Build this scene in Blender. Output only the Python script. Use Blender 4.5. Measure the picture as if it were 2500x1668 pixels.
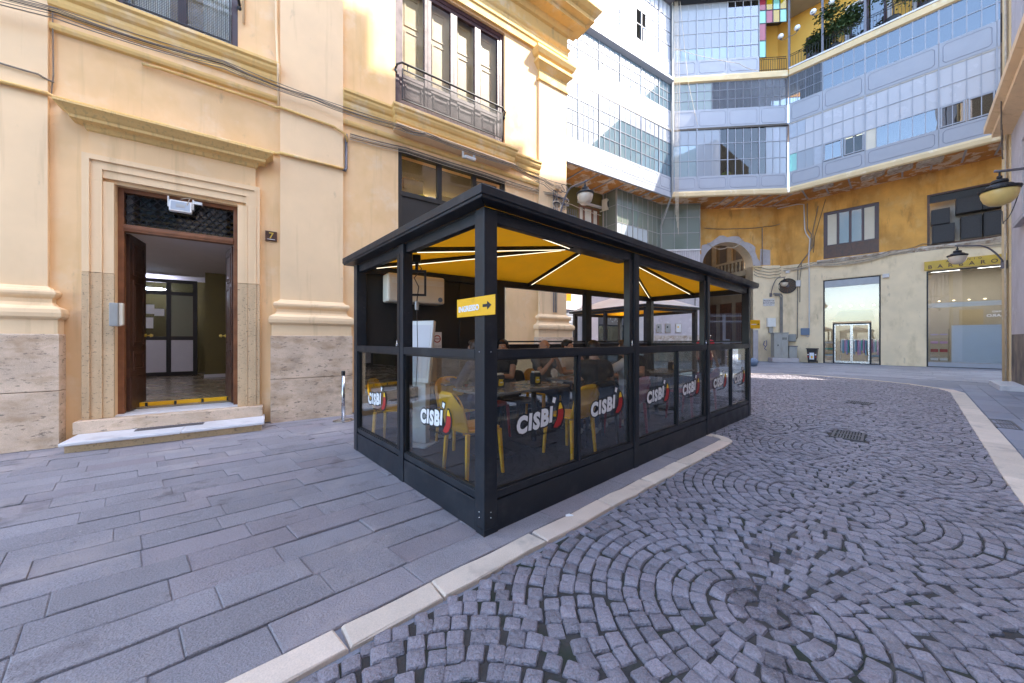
import bpy, bmesh, math, random
from mathutils import Matrix, Vector
random.seed(7)
PI = math.pi
for o in list(bpy.data.objects): bpy.data.objects.remove(o)
sc = bpy.context.scene
COL = sc.collection

# ------------------------------------------------------------------ camera, sky, sun, exposure
cam = bpy.data.objects.new('camera', bpy.data.cameras.new('camera'))
COL.objects.link(cam)
cam.data.sensor_width = 36.0
cam.data.lens = 36.0 * 853 / 2500
cam.data.shift_y = -0.0012
cam.data.clip_start = 0.05
cam.data.clip_end = 1500
cam.location = (0, 0, 1.42)
cam.rotation_euler = (math.radians(90), 0, 0)
sc.camera = cam
SUN_EL = math.radians(50); SUN_DIR = Vector((0.984, -0.178, 0)).normalized()
world = bpy.data.worlds.new('World'); sc.world = world; world.use_nodes = True
wn = world.node_tree.nodes; wl = world.node_tree.links; wn.clear()
sky = wn.new('ShaderNodeTexSky'); sky.sky_type = 'NISHITA'; sky.sun_disc = False
sky.sun_elevation = SUN_EL; sky.sun_rotation = math.atan2(SUN_DIR.x, SUN_DIR.y)
sky.air_density = 1.0; sky.dust_density = 1.6; sky.ozone_density = 1.0
bg = wn.new('ShaderNodeBackground'); bg.inputs['Strength'].default_value = 0.15
wo = wn.new('ShaderNodeOutputWorld')
wl.new(sky.outputs[0], bg.inputs['Color']); wl.new(bg.outputs[0], wo.inputs['Surface'])
sun = bpy.data.objects.new('sun', bpy.data.lights.new('sun', 'SUN')); COL.objects.link(sun)
sun.data.energy = 2.0; sun.data.angle = math.radians(0.53); sun.data.color = (1.0, 0.94, 0.85)
sd = Vector((SUN_DIR.x * math.cos(SUN_EL), SUN_DIR.y * math.cos(SUN_EL), math.sin(SUN_EL)))
sun.rotation_euler = sd.to_track_quat('Z', 'Y').to_euler()
vs = sc.view_settings
vs.view_transform = 'Standard'; vs.look = 'None'; vs.gamma = 1.0; vs.use_curve_mapping = False
vs.exposure = 3.0
sc.cycles.max_bounces = 8; sc.cycles.diffuse_bounces = 4; sc.cycles.glossy_bounces = 3
sc.cycles.transparent_max_bounces = 16; sc.cycles.transmission_bounces = 4

# ------------------------------------------------------------------ materials
def newmat(name):
    m = bpy.data.materials.new(name); m.use_nodes = True
    nt = m.node_tree; nt.nodes.clear()
    return m, nt
class NT:
    """tiny node helper"""
    def __init__(s, nt): s.nt = nt
    def n(s, t, **k):
        nd = s.nt.nodes.new(t)
        for a, b in k.items(): setattr(nd, a, b)
        return nd
    def l(s, a, b): s.nt.links.new(a, b)
    def math(s, op, a, b=None, clamp=False):
        nd = s.n('ShaderNodeMath', operation=op); nd.use_clamp = clamp
        for i, x in enumerate((a, b)):
            if x is None: continue
            if isinstance(x, (int, float)): nd.inputs[i].default_value = x
            else: s.l(x, nd.inputs[i])
        return nd.outputs[0]
    def mix(s, f, a, b, bt='MIX'):
        nd = s.n('ShaderNodeMixRGB', blend_type=bt)
        for i, x in enumerate((f, a, b)):
            if isinstance(x, (int, float)): nd.inputs[i].default_value = x
            elif isinstance(x, (tuple, list)): nd.inputs[i].default_value = (*x[:3], 1)
            else: s.l(x, nd.inputs[i])
        return nd.outputs[0]
    def ramp(s, f, a, b):
        nd = s.n('ShaderNodeMapRange'); nd.inputs['From Min'].default_value = a; nd.inputs['From Max'].default_value = b
        s.l(f, nd.inputs['Value']); return nd.outputs[0]
    def noise(s, vec, scale, detail=5, rough=.55, dist=0):
        nd = s.n('ShaderNodeTexNoise'); nd.inputs['Scale'].default_value = scale; nd.inputs['Detail'].default_value = detail
        nd.inputs['Roughness'].default_value = rough; nd.inputs['Distortion'].default_value = dist
        s.l(vec, nd.inputs['Vector']); return nd.outputs['Fac']
    def pos(s, sx=1, sy=1, sz=1):
        g = s.n('ShaderNodeNewGeometry').outputs['Position']
        if (sx, sy, sz) == (1, 1, 1): return g
        mp = s.n('ShaderNodeMapping'); mp.inputs['Scale'].default_value = (sx, sy, sz); s.l(g, mp.inputs['Vector'])
        return mp.outputs[0]
MATS = {}
def mat(name, col, rough=.6, metal=0., var=.12, vscale=2.5, stains=(), bump=0., bscale=40., spec=.5, tone=0., fine=0., coat=0., pits=None, transl=0., wet=()):
    """stains: (colour, scale, lo, hi, (sx,sy,sz)) layers of dirt or wear with a noise outline of their own"""
    m, nt = newmat(name); N = NT(nt)
    P = N.pos()
    f = N.noise(P, vscale, 4)
    f = N.ramp(f, .3, .7)
    lo = [c * (1 - var) for c in col]; hi = [min(c * (1 + var), 1) for c in col]
    c = N.mix(f, lo, hi)
    if fine:
        g = N.ramp(N.noise(P, 150, 2), .3, .7)
        c = N.mix(fine, c, N.mix(g, [x * .55 for x in col], [min(1, x * 1.5) for x in col]))
    for st in stains:
        sc_ = st[4] if len(st) > 4 else (1, 1, 1)
        g = N.noise(N.pos(*sc_), st[1], 4, .62)
        g = N.math('MULTIPLY', N.ramp(g, st[2], st[3]), st[5] if len(st) > 5 else 1.0, True)
        c = N.mix(g, c, st[0])
    if tone:
        at = N.n('ShaderNodeAttribute', attribute_name='tone').outputs['Fac']
        ra = N.n('ShaderNodeObjectInfo').outputs['Random']
        t = N.math('FRACT', N.math('ADD', at, ra))
        k = N.math('ADD', N.math('MULTIPLY', t, 2 * tone), 1 - tone)
        cc = N.n('ShaderNodeCombineColor'); [N.l(k, cc.inputs[i]) for i in range(3)]
        c = N.mix(1.0, c, cc.outputs[0], 'MULTIPLY')
        # some stones a little redder than others
        t2 = N.math('FRACT', N.math('MULTIPLY', t, 7.31))
        c = N.mix(N.math('MULTIPLY', N.ramp(t2, .78, 1.), .22), c, [col[0] * 1.22, col[1] * .95, col[2] * .93])
    b = N.n('ShaderNodeBsdfPrincipled'); o = N.n('ShaderNodeOutputMaterial')
    N.l(c, b.inputs['Base Color']); b.inputs['Metallic'].default_value = metal
    b.inputs['Specular IOR Level'].default_value = spec; b.inputs['Coat Weight'].default_value = coat
    rr = N.math('ADD', N.math('MULTIPLY', f, .18), rough - .09, True); N.l(rr, b.inputs['Roughness'])
    if wet:                                     # puddle-damp spots: (x, y, radius)
        wm = None; nz = N.noise(P, 4.5, 3)
        for wx, wy, wr in wet:
            d = N.n('ShaderNodeVectorMath', operation='DISTANCE'); N.l(P, d.inputs[0]); d.inputs[1].default_value = (wx, wy, 0)
            k = N.ramp(N.math('ADD', d.outputs['Value'], N.math('MULTIPLY', nz, wr * 1.6)), wr * 1.75, wr * 1.55); wm = k if wm is None else N.math('MAXIMUM', wm, k)
        c = N.mix(wm, c, N.mix(1., c, (.62, .60, .62), 'MULTIPLY')); N.l(c, b.inputs['Base Color']); N.l(N.math('MAXIMUM', N.math('SUBTRACT', rr, N.math('MULTIPLY', wm, .34)), .08), b.inputs['Roughness'])
    h = None
    if bump:
        h = N.noise(P, bscale, 4, .65)
    if pits:
        v = N.noise(N.pos(*pits[1]), pits[0], 4, .7)
        pm = N.ramp(v, .585, .65)
        c2 = N.mix(N.math('MULTIPLY', pm, .75), c, [x * .28 for x in col]); N.l(c2, b.inputs['Base Color'])
        h = N.math('SUBTRACT', h if h else 0.5, N.math('MULTIPLY', pm, .8))
    if h is not None:
        bp = N.n('ShaderNodeBump'); bp.inputs['Strength'].default_value = max(bump, .3 if pits else 0); bp.inputs['Distance'].default_value = .02 if bump >= .9 else .01
        N.l(h, bp.inputs['Height']); N.l(bp.outputs[0], b.inputs['Normal'])
    if transl:
        tl = N.n('ShaderNodeBsdfTranslucent'); N.l(c, tl.inputs[0]); mx = N.n('ShaderNodeMixShader'); mx.inputs[0].default_value = transl
        N.l(b.outputs[0], mx.inputs[1]); N.l(tl.outputs[0], mx.inputs[2]); N.l(mx.outputs[0], o.inputs['Surface'])
    else: N.l(b.outputs[0], o.inputs['Surface'])
    MATS[name] = m
    return m
def glass(name, tint=(.9, .93, .93), refl=.05, rough=0.0, diffuse=None, dfac=0.0, power=4.0, wavy=0.0):
    """thin pane: see-through plus mirror by facing angle, optionally a milky share"""
    m, nt = newmat(name); N = NT(nt)
    tr = N.n('ShaderNodeBsdfTransparent'); tr.inputs[0].default_value = (*tint, 1)
    gl = N.n('ShaderNodeBsdfGlossy'); gl.inputs['Roughness'].default_value = rough
    if wavy:
        bp = N.n('ShaderNodeBump'); bp.inputs['Strength'].default_value = wavy; bp.inputs['Distance'].default_value = .03
        N.l(N.noise(N.pos(), 1.1, 2), bp.inputs['Height']); N.l(bp.outputs[0], gl.inputs['Normal'])
    lw = N.n('ShaderNodeLayerWeight'); lw.inputs['Blend'].default_value = .5
    fc = N.math('POWER', lw.outputs['Facing'], power)
    k = N.math('ADD', N.math('MULTIPLY', fc, 1 - refl), refl, True)
    base = tr.outputs[0]
    if diffuse:
        df = N.n('ShaderNodeBsdfDiffuse'); df.inputs[0].default_value = (*diffuse, 1)
        tl = N.n('ShaderNodeBsdfTranslucent'); tl.inputs[0].default_value = (*diffuse, 1)
        a = N.n('ShaderNodeMixShader'); a.inputs[0].default_value = .25; N.l(df.outputs[0], a.inputs[1]); N.l(tl.outputs[0], a.inputs[2])
        mx = N.n('ShaderNodeMixShader'); mx.inputs[0].default_value = dfac; N.l(tr.outputs[0], mx.inputs[1]); N.l(a.outputs[0], mx.inputs[2]); base = mx.outputs[0]
    mx2 = N.n('ShaderNodeMixShader'); N.l(k, mx2.inputs[0]); N.l(base, mx2.inputs[1]); N.l(gl.outputs[0], mx2.inputs[2])
    o = N.n('ShaderNodeOutputMaterial'); N.l(mx2.outputs[0], o.inputs['Surface'])
    MATS[name] = m; return m
def emit(name, col, s):
    m, nt = newmat(name); N = NT(nt)
    e = N.n('ShaderNodeEmission'); e.inputs[0].default_value = (*col, 1); e.inputs[1].default_value = s
    o = N.n('ShaderNodeOutputMaterial'); N.l(e.outputs[0], o.inputs['Surface']); MATS[name] = m; return m

CREAM = (.66, .49, .30)
mat('plaster', (.82, .54, .28), .85, var=.07, vscale=1.1, bump=.12, bscale=25,
    stains=[((.44, .29, .14), 2.2, .56, .74, (2.4, 2.4, .14), .40), ((.62, .36, .11), .9, .48, .76, (1, 1, .7), .55), ((.86, .70, .50), 1.7, .55, .75, (1, 1, 1), .5), ((.30, .23, .16), 5., .66, .80, (1, 1, .5), .45)])
mat('plaster_pale', (.83, .59, .345), .85, var=.06, vscale=1.3, bump=.12, bscale=25,
    stains=[((.44, .29, .14), 2.2, .56, .74, (2.4, 2.4, .14), .40), ((.60, .40, .20), 1.0, .55, .85, (1, 1, .6), .40), ((.32, .25, .18), 6., .67, .80, (1, 1, .5), .4)])
mat('moulding', (.74, .48, .17), .8, var=.08, vscale=2, bump=.1, bscale=30,
    stains=[((.36, .26, .15), 4.5, .56, .76, (1.2, 1.2, .35), .5), ((.75, .63, .45), 2.2, .55, .72, (1, 1, 1), .6)])
mat('moulding_streaked', (.74, .49, .19), .8, var=.08, vscale=2, bump=.1, bscale=30,
    stains=[((.34, .23, .11), 9., .52, .66, (2.6, 2.6, .12), .4)])
mat('travertine', (.63, .47, .335), .8, var=.2, vscale=3.2, bump=.5, bscale=26, fine=.3, pits=(10, (1, 1, 2.6)),
    stains=[((.36, .22, .11), 2.4, .48, .70, (1, 1, 2.2), .65), ((.12, .09, .07), 2.0, .56, .74, (1, 1, 1.4), .6)])
mat('stone_jamb', (.60, .42, .24), .8, var=.12, vscale=3, bump=.3, bscale=30, fine=.2, pits=(26, (1, 1, 1.6)), stains=[((.28, .19, .12), 3, .55, .75, (1, 1, .5), .5)])
mat('marble', (.66, .64, .64), .35, var=.1, vscale=2.4, stains=[((.35, .34, .36), 3., .56, .72, (1, 1, 1), .5)])
mat('slab', (.285, .262, .275), .72, var=.2, vscale=3.2, bump=.9, bscale=75, fine=.55, tone=.10,
    stains=[((.44, .37, .35), 1.5, .52, .70, (1, 1, 1), .6), ((.12, .10, .10), 2.1, .60, .70, (1, 1, 1), .6), ((.13, .11, .11), 7, .64, .72, (1, 1, 1), .5), ((.62, .58, .56), 21, .735, .755, (1, 1, 1), .8)])
mat('slab_right', (.24, .245, .28), .6, var=.14, vscale=2.2, bump=.2, bscale=60, fine=.3, tone=.16, stains=[((.12, .12, .13), 1.8, .60, .72, (1, 1, 1), .5)])
mat('cobble', (.222, .200, .222), .40, var=.25, vscale=9, bump=1.0, bscale=42, fine=.55, tone=.24, spec=.8, wet=((1.38, 1.92, .24), (1.75, 2.35, .16), (1.2, 1.5, .13)),
    stains=[((.26, .23, .24), 3.1, .56, .75, (1, 1, 1), .4), ((.07, .06, .06), 1.1, .66, .72, (1, 1, 1), .35)])
mat('joint', (.045, .040, .036), .9, var=.35, vscale=9, bump=.5, bscale=60, fine=.3, stains=[((.022, .030, .016), 3.5, .5, .62, (1, 1, 1), .8), ((.12, .10, .085), 2.2, .62, .70, (1, 1, 1), .7)])
mat('kerb', (.64, .53, .42), .7, var=.1, vscale=4, bump=.25, bscale=70, fine=.2, tone=.08, stains=[((.26, .22, .19), 3.2, .58, .74, (1, 1, 1), .55)])
mat('ground', (.06, .06, .06), .9, var=.2, vscale=1)
mat('anthracite', (.017, .020, .026), .40, var=.15, vscale=5, bump=.03, bscale=120, spec=.35, stains=[((.075, .072, .070), 4.5, .54, .74, (1, 1, 1), .35), ((.14, .135, .13), 16, .70, .75, (1, 1, 1), .45)])
mat('black_metal', (.012, .012, .013), .4, var=.15, vscale=6)
mat('black_panel', (.020, .017, .014), .55, var=.2, vscale=6, bump=.1, bscale=60)
mat('yellow_fabric', (.95, .44, .012), .7, var=.05, vscale=3, transl=.55)
mat('roof_cloth', (.84, .82, .78), .7, var=.05, vscale=2, transl=.55)
mat('yellow_plastic', (.95, .46, .003), .32, var=.04, vscale=4, spec=.5)
mat('red_plastic', (.33, .022, .028), .34, var=.06, vscale=4)
mat('dark_plastic', (.02, .02, .022), .35, var=.1, vscale=4)
mat('white_plastic', (.72, .70, .66), .35, var=.04, vscale=4)
mat('cream_plastic', (.70, .62, .48), .4, var=.04, vscale=4)
mat('table_top', (.19, .185, .18), .22, var=.1, vscale=3)
mat('pav_floor', (.030, .030, .034), .6, var=.25, vscale=4, bump=.2, bscale=50)
mat('sign_yellow', (.90, .46, .003), .4, var=.03, vscale=3)
mat('ink_white', (.82, .80, .78), .5, var=.02)
mat('ink_black', (.012, .012, .013), .5, var=.05)
mat('ink_red', (.42, .018, .016), .45, var=.08, vscale=9)
mat('ink_yellow', (.85, .52, .02), .45, var=.05)
mat('steel', (.55, .55, .56), .28, metal=1., var=.08, vscale=8)
mat('grey_box', (.33, .32, .29), .5, var=.08, vscale=4, stains=[((.20, .18, .15), 3, .56, .75, (1, 1, .4), .5)])
mat('blue_box', (.13, .18, .26), .45, var=.06)
mat('wood_dark', (.085, .035, .018), .42, var=.3, vscale=7, bump=.15, bscale=35, stains=[((.035, .018, .012), 5, .5, .7, (3, 3, .4), .6)])
mat('wood_frame', (.20, .075, .028), .42, var=.25, vscale=7, bump=.12, bscale=40)
mat('wood_purple', (.055, .020, .022), .40, var=.25, vscale=7)
mat('shutter_wood', (.52, .34, .16), .40, var=.08, vscale=4, spec=.6)
mat('iron', (.022, .021, .022), .5, metal=.3, var=.2, vscale=9, stains=[((.09, .05, .03), 8, .6, .72, (1, 1, 1), .6)])
mat('iron_grey', (.15, .14, .155), .5, metal=.2, var=.15, vscale=6)
mat('cable', (.22, .18, .14), .7, var=.3, vscale=6)
mat('cable_pale', (.55, .45, .33), .7, var=.2, vscale=6)
mat('cable_dark', (.07, .06, .055), .6, var=.2, vscale=6)
mat('pipe_grey', (.24, .22, .20), .6, var=.15, vscale=4)
mat('pane_sun', (.30, .32, .36), .3, var=.08, vscale=1.2)
mat('glaze_white', (.31, .325, .36), .45, var=.04, vscale=1.5, stains=[((.48, .48, .50), 2.5, .6, .8, (1, 1, .4), .4)])
mat('glaze_bar', (.13, .145, .175), .5, var=.1)
mat('glaze_blue', (.325, .33, .36), .45, var=.05, vscale=1.5, stains=[((.30, .31, .35), 2.0, .58, .8, (1, 1, .4), .45), ((.30, .22, .15), 7, .70, .8, (1, 1, .3), .5)])
mat('glaze_line', (.20, .21, .25), .5, var=.1)
mat('pane_opaque', (.46, .45, .465), .25, var=.04, vscale=1.2, spec=.5)
mat('orange_wall', (.68, .35, .085), .88, var=.22, vscale=.9, bump=.18, bscale=14,
    stains=[((.42, .18, .03), 1.0, .50, .72, (1.6, 1.6, .35), .7), ((.74, .48, .20), 1.2, .52, .70, (1, 1, .8), .5), ((.12, .07, .04), 2.2, .60, .76, (1.2, 1.2, .35), .6)])
mat('soffit', (.52, .22, .05), .88, var=.2, vscale=1.4, bump=.2, bscale=12,
    stains=[((.70, .54, .38), 1.5, .51, .55, (1, 1, 1), .9), ((.28, .12, .04), 2.0, .5, .7, (1, 1, 1), .6)])
mat('band_yellow', (.66, .49, .27), .8, var=.08, vscale=1.5, stains=[((.75, .62, .42), 1.8, .6, .66, (1, 1, 1), .7)])
mat('terrace_yellow', (.80, .46, .09), .8, var=.05, vscale=1)
mat('pale_wall', (.80, .64, .42), .85, var=.08, vscale=1.2, bump=.12, bscale=20,
    stains=[((.44, .33, .18), 1.6, .52, .74, (1, 1, .45), .55), ((.16, .13, .10), 3.5, .64, .76, (1, 1, .4), .5)])
mat('grey_stucco', (.44, .40, .40), .9, var=.1, vscale=2.5, bump=.2, bscale=20, stains=[((.30, .27, .25), 2.2, .54, .72, (1, 1, 1), .6)])
mat('mauve_wall', (.56, .50, .50), .88, var=.09, vscale=1.6, bump=.15, bscale=18, stains=[((.40, .34, .32), 1.5, .55, .72, (1, 1, .5), .5), ((.70, .66, .64), 2.4, .6, .68, (1, 1, 1), .5)])
mat('peeling_wall', (.50, .42, .34), .9, var=.2, vscale=5, bump=.4, bscale=16, stains=[((.30, .19, .12), 4, .5, .6, (1, 1, 1), .7), ((.66, .60, .54), 3, .56, .6, (1, 1, 1), .8)])
mat('grime_plinth', (.22, .17, .13), .85, var=.3, vscale=2.5, bump=.3, bscale=16, stains=[((.06, .05, .045), 1.5, .45, .66, (1, 1, .7), .8)])
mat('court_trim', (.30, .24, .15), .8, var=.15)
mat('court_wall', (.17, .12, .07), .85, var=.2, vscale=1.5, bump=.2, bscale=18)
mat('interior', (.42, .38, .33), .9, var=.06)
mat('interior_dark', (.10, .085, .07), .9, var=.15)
mat('interior_olive', (.14, .11, .035), .8, var=.12)
mat('ceiling_white', (.78, .75, .80), .8, var=.03)
mat('hall_floor', (.24, .18, .11), .25, var=.2, vscale=3)
mat('hall_panel', (.62, .59, .60), .5, var=.04)
mat('curtain', (.66, .68, .68), .8, var=.05)
mat('curtain_cream', (.66, .60, .48), .8, var=.05)
mat('shutter_metal', (.34, .35, .38), .45, metal=.3, var=.1, vscale=4)
mat('shutter_white', (.62, .60, .58), .5, var=.06, vscale=4)
mat('gold_sign', (.56, .36, .045), .5, var=.08, vscale=3)
mat('lamp_milk', (.62, .52, .40), .35, var=.08, vscale=6)
mat('lamp_amber', (.62, .44, .15), .35, var=.08, vscale=6)
mat('globe', (.80, .80, .80), .3, var=.02)
mat('leaf', (.055, .095, .032), .5, var=.4, vscale=9)
mat('bark', (.10, .07, .045), .9, var=.3, vscale=8)
mat('pot', (.02, .02, .022), .5)
mat('cardboard', (.48, .30, .11), .8, var=.1, vscale=5)
mat('parcel_white', (.66, .64, .58), .7, var=.05)
mat('bag_yellow', (.75, .50, .02), .5, var=.15, vscale=12)
mat('skin', (.50, .27, .17), .5, var=.06, vscale=12)
mat('hair', (.014, .010, .008), .5, var=.3, vscale=60)
mat('hair_grey', (.16, .14, .13), .7, var=.3, vscale=60)
mat('hair_brown', (.055, .028, .014), .5, var=.3, vscale=60)
mat('cloth_black', (.016, .016, .018), .85, var=.2, vscale=20)
mat('cloth_navy', (.02, .024, .05), .85, var=.2, vscale=20)
mat('cloth_white', (.70, .69, .68), .85, var=.06, vscale=20)
mat('cloth_grey', (.16, .155, .15), .85, var=.12, vscale=20)
mat('cloth_red', (.40, .02, .03), .85, var=.1, vscale=20)
mat('cloth_lime', (.50, .68, .05), .8, var=.08, vscale=20)
mat('denim', (.06, .08, .13), .85, var=.15, vscale=20)
mat('shoe', (.5, .49, .47), .6, var=.1)
mat('bin_black', (.018, .018, .02), .45, var=.1)
mat('bin_blue', (.02, .12, .30), .45, var=.08)
mat('bin_green', (.02, .15, .06), .45, var=.08)
mat('cast_iron', (.13, .12, .125), .5, metal=.4, var=.25, vscale=9, bump=.3, bscale=60)
mat('plate_stone', (.62, .58, .55), .5, var=.06)
mat('rubber', (.03, .028, .027), .9)
mat('graffiti', (.03, .05, .25), .7)
mat('shirt_blue', (.30, .48, .62), .8, var=.1); mat('shirt_pink', (.62, .34, .55), .8, var=.1)
mat('shirt_teal', (.10, .40, .38), .8, var=.1); mat('shirt_white', (.70, .70, .74), .8, var=.05); mat('shirt_lilac', (.48, .40, .66), .8, var=.1)
mat('shop_back', (.40, .36, .30), .7, var=.05)
mat('shelf', (.45, .36, .22), .5, var=.05)
mat('board_blue', (.66, .70, .78), .6, var=.03)
mat('awning', (.62, .50, .26), .8, var=.05)
mat('cabinet_fan', (.035, .033, .034), .6, var=.3, vscale=20)
glass('glass_clear', (.93, .95, .95), .045)
glass('glass_pavilion', (.88, .91, .91), .055, power=3.6)
glass('glass_dark', (.55, .58, .58), .055, power=3.6, wavy=.02)
glass('glass_sky', (.48, .52, .55), .20, power=2.6, wavy=.05)
glass('glass_teal', (.45, .58, .60), .14, diffuse=(.46, .56, .58), dfac=.6)
glass('glass_pale', (.62, .72, .76), .12, diffuse=(.20, .28, .32), dfac=.75)
glass('glass_shop', (.88, .9, .9), .10, power=3.2)
glass('glass_white', (.7, .75, .78), .10, diffuse=(.62, .68, .70), dfac=.8)  # bright reflections in the lower veranda panes, put into the colour
glass('glass_frost', (.70, .74, .78), .06, diffuse=(.40, .42, .45), dfac=.85)
glass('glass_olive', (.45, .50, .42), .10, diffuse=(.28, .32, .26), dfac=.75)
glass('glass_red', (.7, .1, .15), .08, diffuse=(.42, .05, .08), dfac=.8)
glass('glass_yellow', (.8, .6, .05), .08, diffuse=(.58, .40, .01), dfac=.8)
glass('glass_mint', (.4, .9, .75), .08, diffuse=(.32, .66, .56), dfac=.8)
emit('led', (1.0, .86, .62), .35)
emit('tube_blue', (.72, .76, 1.0), 16.0)
emit('shop_lamp', (1.0, .8, .5), .9)
emit('store_lamp', (1.0, .72, .32), 4.5)
emit('shop_panel', (1.0, .95, .88), 2.2)  # added glow for the shop rooms, not a fitting of theirs
emit('office_lamp', (1.0, .92, .7), .6)

# ------------------------------------------------------------------ mesh helpers
class MB:
    def __init__(s): s.v = []; s.f = []
    def add(s, vs, fs):
        k = len(s.v); s.v += [tuple(p) for p in vs]; s.f += [tuple(i + k for i in f) for f in fs]; return s
    def box(s, x0, x1, y0, y1, z0, z1):
        return s.add([(x0, y0, z0), (x1, y0, z0), (x1, y1, z0), (x0, y1, z0), (x0, y0, z1), (x1, y0, z1), (x1, y1, z1), (x0, y1, z1)],
                     [(3, 2, 1, 0), (4, 5, 6, 7), (0, 1, 5, 4), (1, 2, 6, 5), (2, 3, 7, 6), (3, 0, 4, 7)])
    def cbox(s, cx, cy, cz, w, d, h): return s.box(cx - w / 2, cx + w / 2, cy - d / 2, cy + d / 2, cz - h / 2, cz + h / 2)
    def poly(s, pts): return s.add(pts, [tuple(range(len(pts)))])
    def prism(s, pts, y0, y1):               # outline in (x,z), pushed through y
        n = len(pts)
        return s.add([(x, y0, z) for x, z in pts] + [(x, y1, z) for x, z in pts],
                     [tuple(range(n)), tuple(range(2 * n - 1, n - 1, -1))] + [(i, (i + 1) % n, n + (i + 1) % n, n + i) for i in range(n)])
    def slab(s, pts, z0, z1):                # outline in (x,y), pushed through z
        n = len(pts)
        return s.add([(x, y, z0) for x, y in pts] + [(x, y, z1) for x, y in pts],
                     [tuple(range(n - 1, -1, -1)), tuple(range(n, 2 * n))] + [(i, (i + 1) % n, n + (i + 1) % n, n + i) for i in range(n)])
    def rings(s, rs, closed=True, caps=True):
        n = len(rs[0]); k = len(s.v)
        for r in rs: s.v += [tuple(p) for p in r]
        m = n if closed else n - 1
        for j in range(len(rs) - 1):
            for i in range(m):
                a = k + j * n + i; b = k + j * n + (i + 1) % n; s.f.append((a, b, b + n, a + n))
        if caps and closed:
            s.f.append(tuple(k + i for i in range(n - 1, -1, -1))); s.f.append(tuple(k + (len(rs) - 1) * n + i for i in range(n)))
        return s
    def tube(s, pts, r, n=8, caps=True):
        pts = [Vector(p) for p in pts]; rs = []; up = None
        for i, p in enumerate(pts):
            t = (pts[min(i + 1, len(pts) - 1)] - pts[max(i - 1, 0)])
            if t.length < 1e-9: t = Vector((0, 0, 1))
            t.normalize()
            if up is None: up = Vector((0, 0, 1)) if abs(t.z) < .9 else Vector((1, 0, 0))
            a = t.cross(up)
            if a.length < 1e-6: a = t.cross(Vector((1, 0, 0)))
            a.normalize(); b = a.cross(t); up = b
            rr = r[i] if isinstance(r, (list, tuple)) else r
            rs.append([p + (a * math.cos(2 * PI * k / n) + b * math.sin(2 * PI * k / n)) * rr for k in range(n)])
        return s.rings(rs, True, caps)
    def lathe(s, prof, n=16, c=(0, 0, 0)):
        return s.rings([[(c[0] + r * math.cos(2 * PI * k / n), c[1] + r * math.sin(2 * PI * k / n), c[2] + z) for k in range(n)] for r, z in prof], True, True)
    def mould(s, x0, x1, prof, eL=0, eR=0, d=.05):   # moulding run along x; prof = (out,z); eL/eR = mitred return at the ends
        return s.rings([[(x0 - eL * o, d, z), (x0 - eL * o, -o, z), (x1 + eR * o, -o, z), (x1 + eR * o, d, z)] for o, z in prof], True, True)
    def ell(s, c, r, n=12, m=8):
        rs = []
        for j in range(m + 1):
            t = PI * j / m; q = max(math.sin(t), .02)
            rs.append([(c[0] + r[0] * q * math.cos(2 * PI * k / n), c[1] + r[1] * q * math.sin(2 * PI * k / n), c[2] - r[2] * math.cos(t)) for k in range(n)])
        return s.rings(rs, True, True)
    def cap(s, a, b, ra, rb, n=12):          # tapered capsule
        a = Vector(a); b = Vector(b); t = (b - a); L = t.length; t = t / L if L > 1e-6 else Vector((0, 0, 1))
        up = Vector((0, 0, 1)) if abs(t.z) < .9 else Vector((1, 0, 0)); u = t.cross(up).normalized(); w = u.cross(t)
        rs = []
        for c, r, angs in ((a, ra, (-90, -60, -30, 0)), (b, rb, (0, 30, 60, 90))):
            for g in angs:
                g = math.radians(g); q = max(r * math.cos(g), r * .03); o = c + t * (r * math.sin(g))
                rs.append([o + (u * math.cos(2 * PI * k / n) + w * math.sin(2 * PI * k / n)) * q for k in range(n)])
        return s.rings(rs, True, True)
    def xf(s, M): s.v = [tuple(M @ Vector(p)) for p in s.v]; return s
    def merge(s, o): return s.add(o.v, o.f)
    def mesh(s, name, m=None, smooth=False, recalc=True):
        me = bpy.data.meshes.new(name); me.from_pydata(s.v, [], s.f)
        if recalc:
            bm = bmesh.new(); bm.from_mesh(me); bmesh.ops.recalc_face_normals(bm, faces=bm.faces); bm.to_mesh(me); bm.free()
        if m: me.materials.append(MATS[m])
        if smooth is True:
            me.polygons.foreach_set('use_smooth', [True] * len(me.polygons))
        me.update(); return me
    def build(s, name, m, parent=None, loc=None, rot=None, smooth=False, bev=0, M=None):
        return link(name, s.mesh(name, m, smooth), parent, loc, rot, bev, M)
def link(name, me, parent=None, loc=None, rot=None, bev=0, M=None, scale=None):
    o = bpy.data.objects.new(name, me); COL.objects.link(o)
    if parent: o.parent = parent
    if M is not None: o.matrix_local = M
    if loc: o.location = loc
    if rot: o.rotation_euler = rot
    if scale: o.scale = scale
    if bev:
        b = o.modifiers.new('bevel', 'BEVEL'); b.width = bev; b.segments = 2; b.limit_method = 'ANGLE'
    return o
def tag(o, label, cat=None, group=None, kind=None):
    if label: o['label'] = label
    if cat: o['category'] = cat
    if group: o['group'] = group
    if kind: o['kind'] = kind
    return o
def thing(name, label, cat, loc=(0, 0, 0), rz=0., group=None):
    o = bpy.data.objects.new(name, None); COL.objects.link(o); o.location = loc; o.rotation_euler = (0, 0, rz); o.empty_display_size = .2
    return tag(o, label, cat, group)
def copy_tree(o, parent=None):
    c = o.copy(); COL.objects.link(c)
    if parent: c.parent = parent
    for ch in list(o.children): copy_tree(ch, c)
    return c
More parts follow.
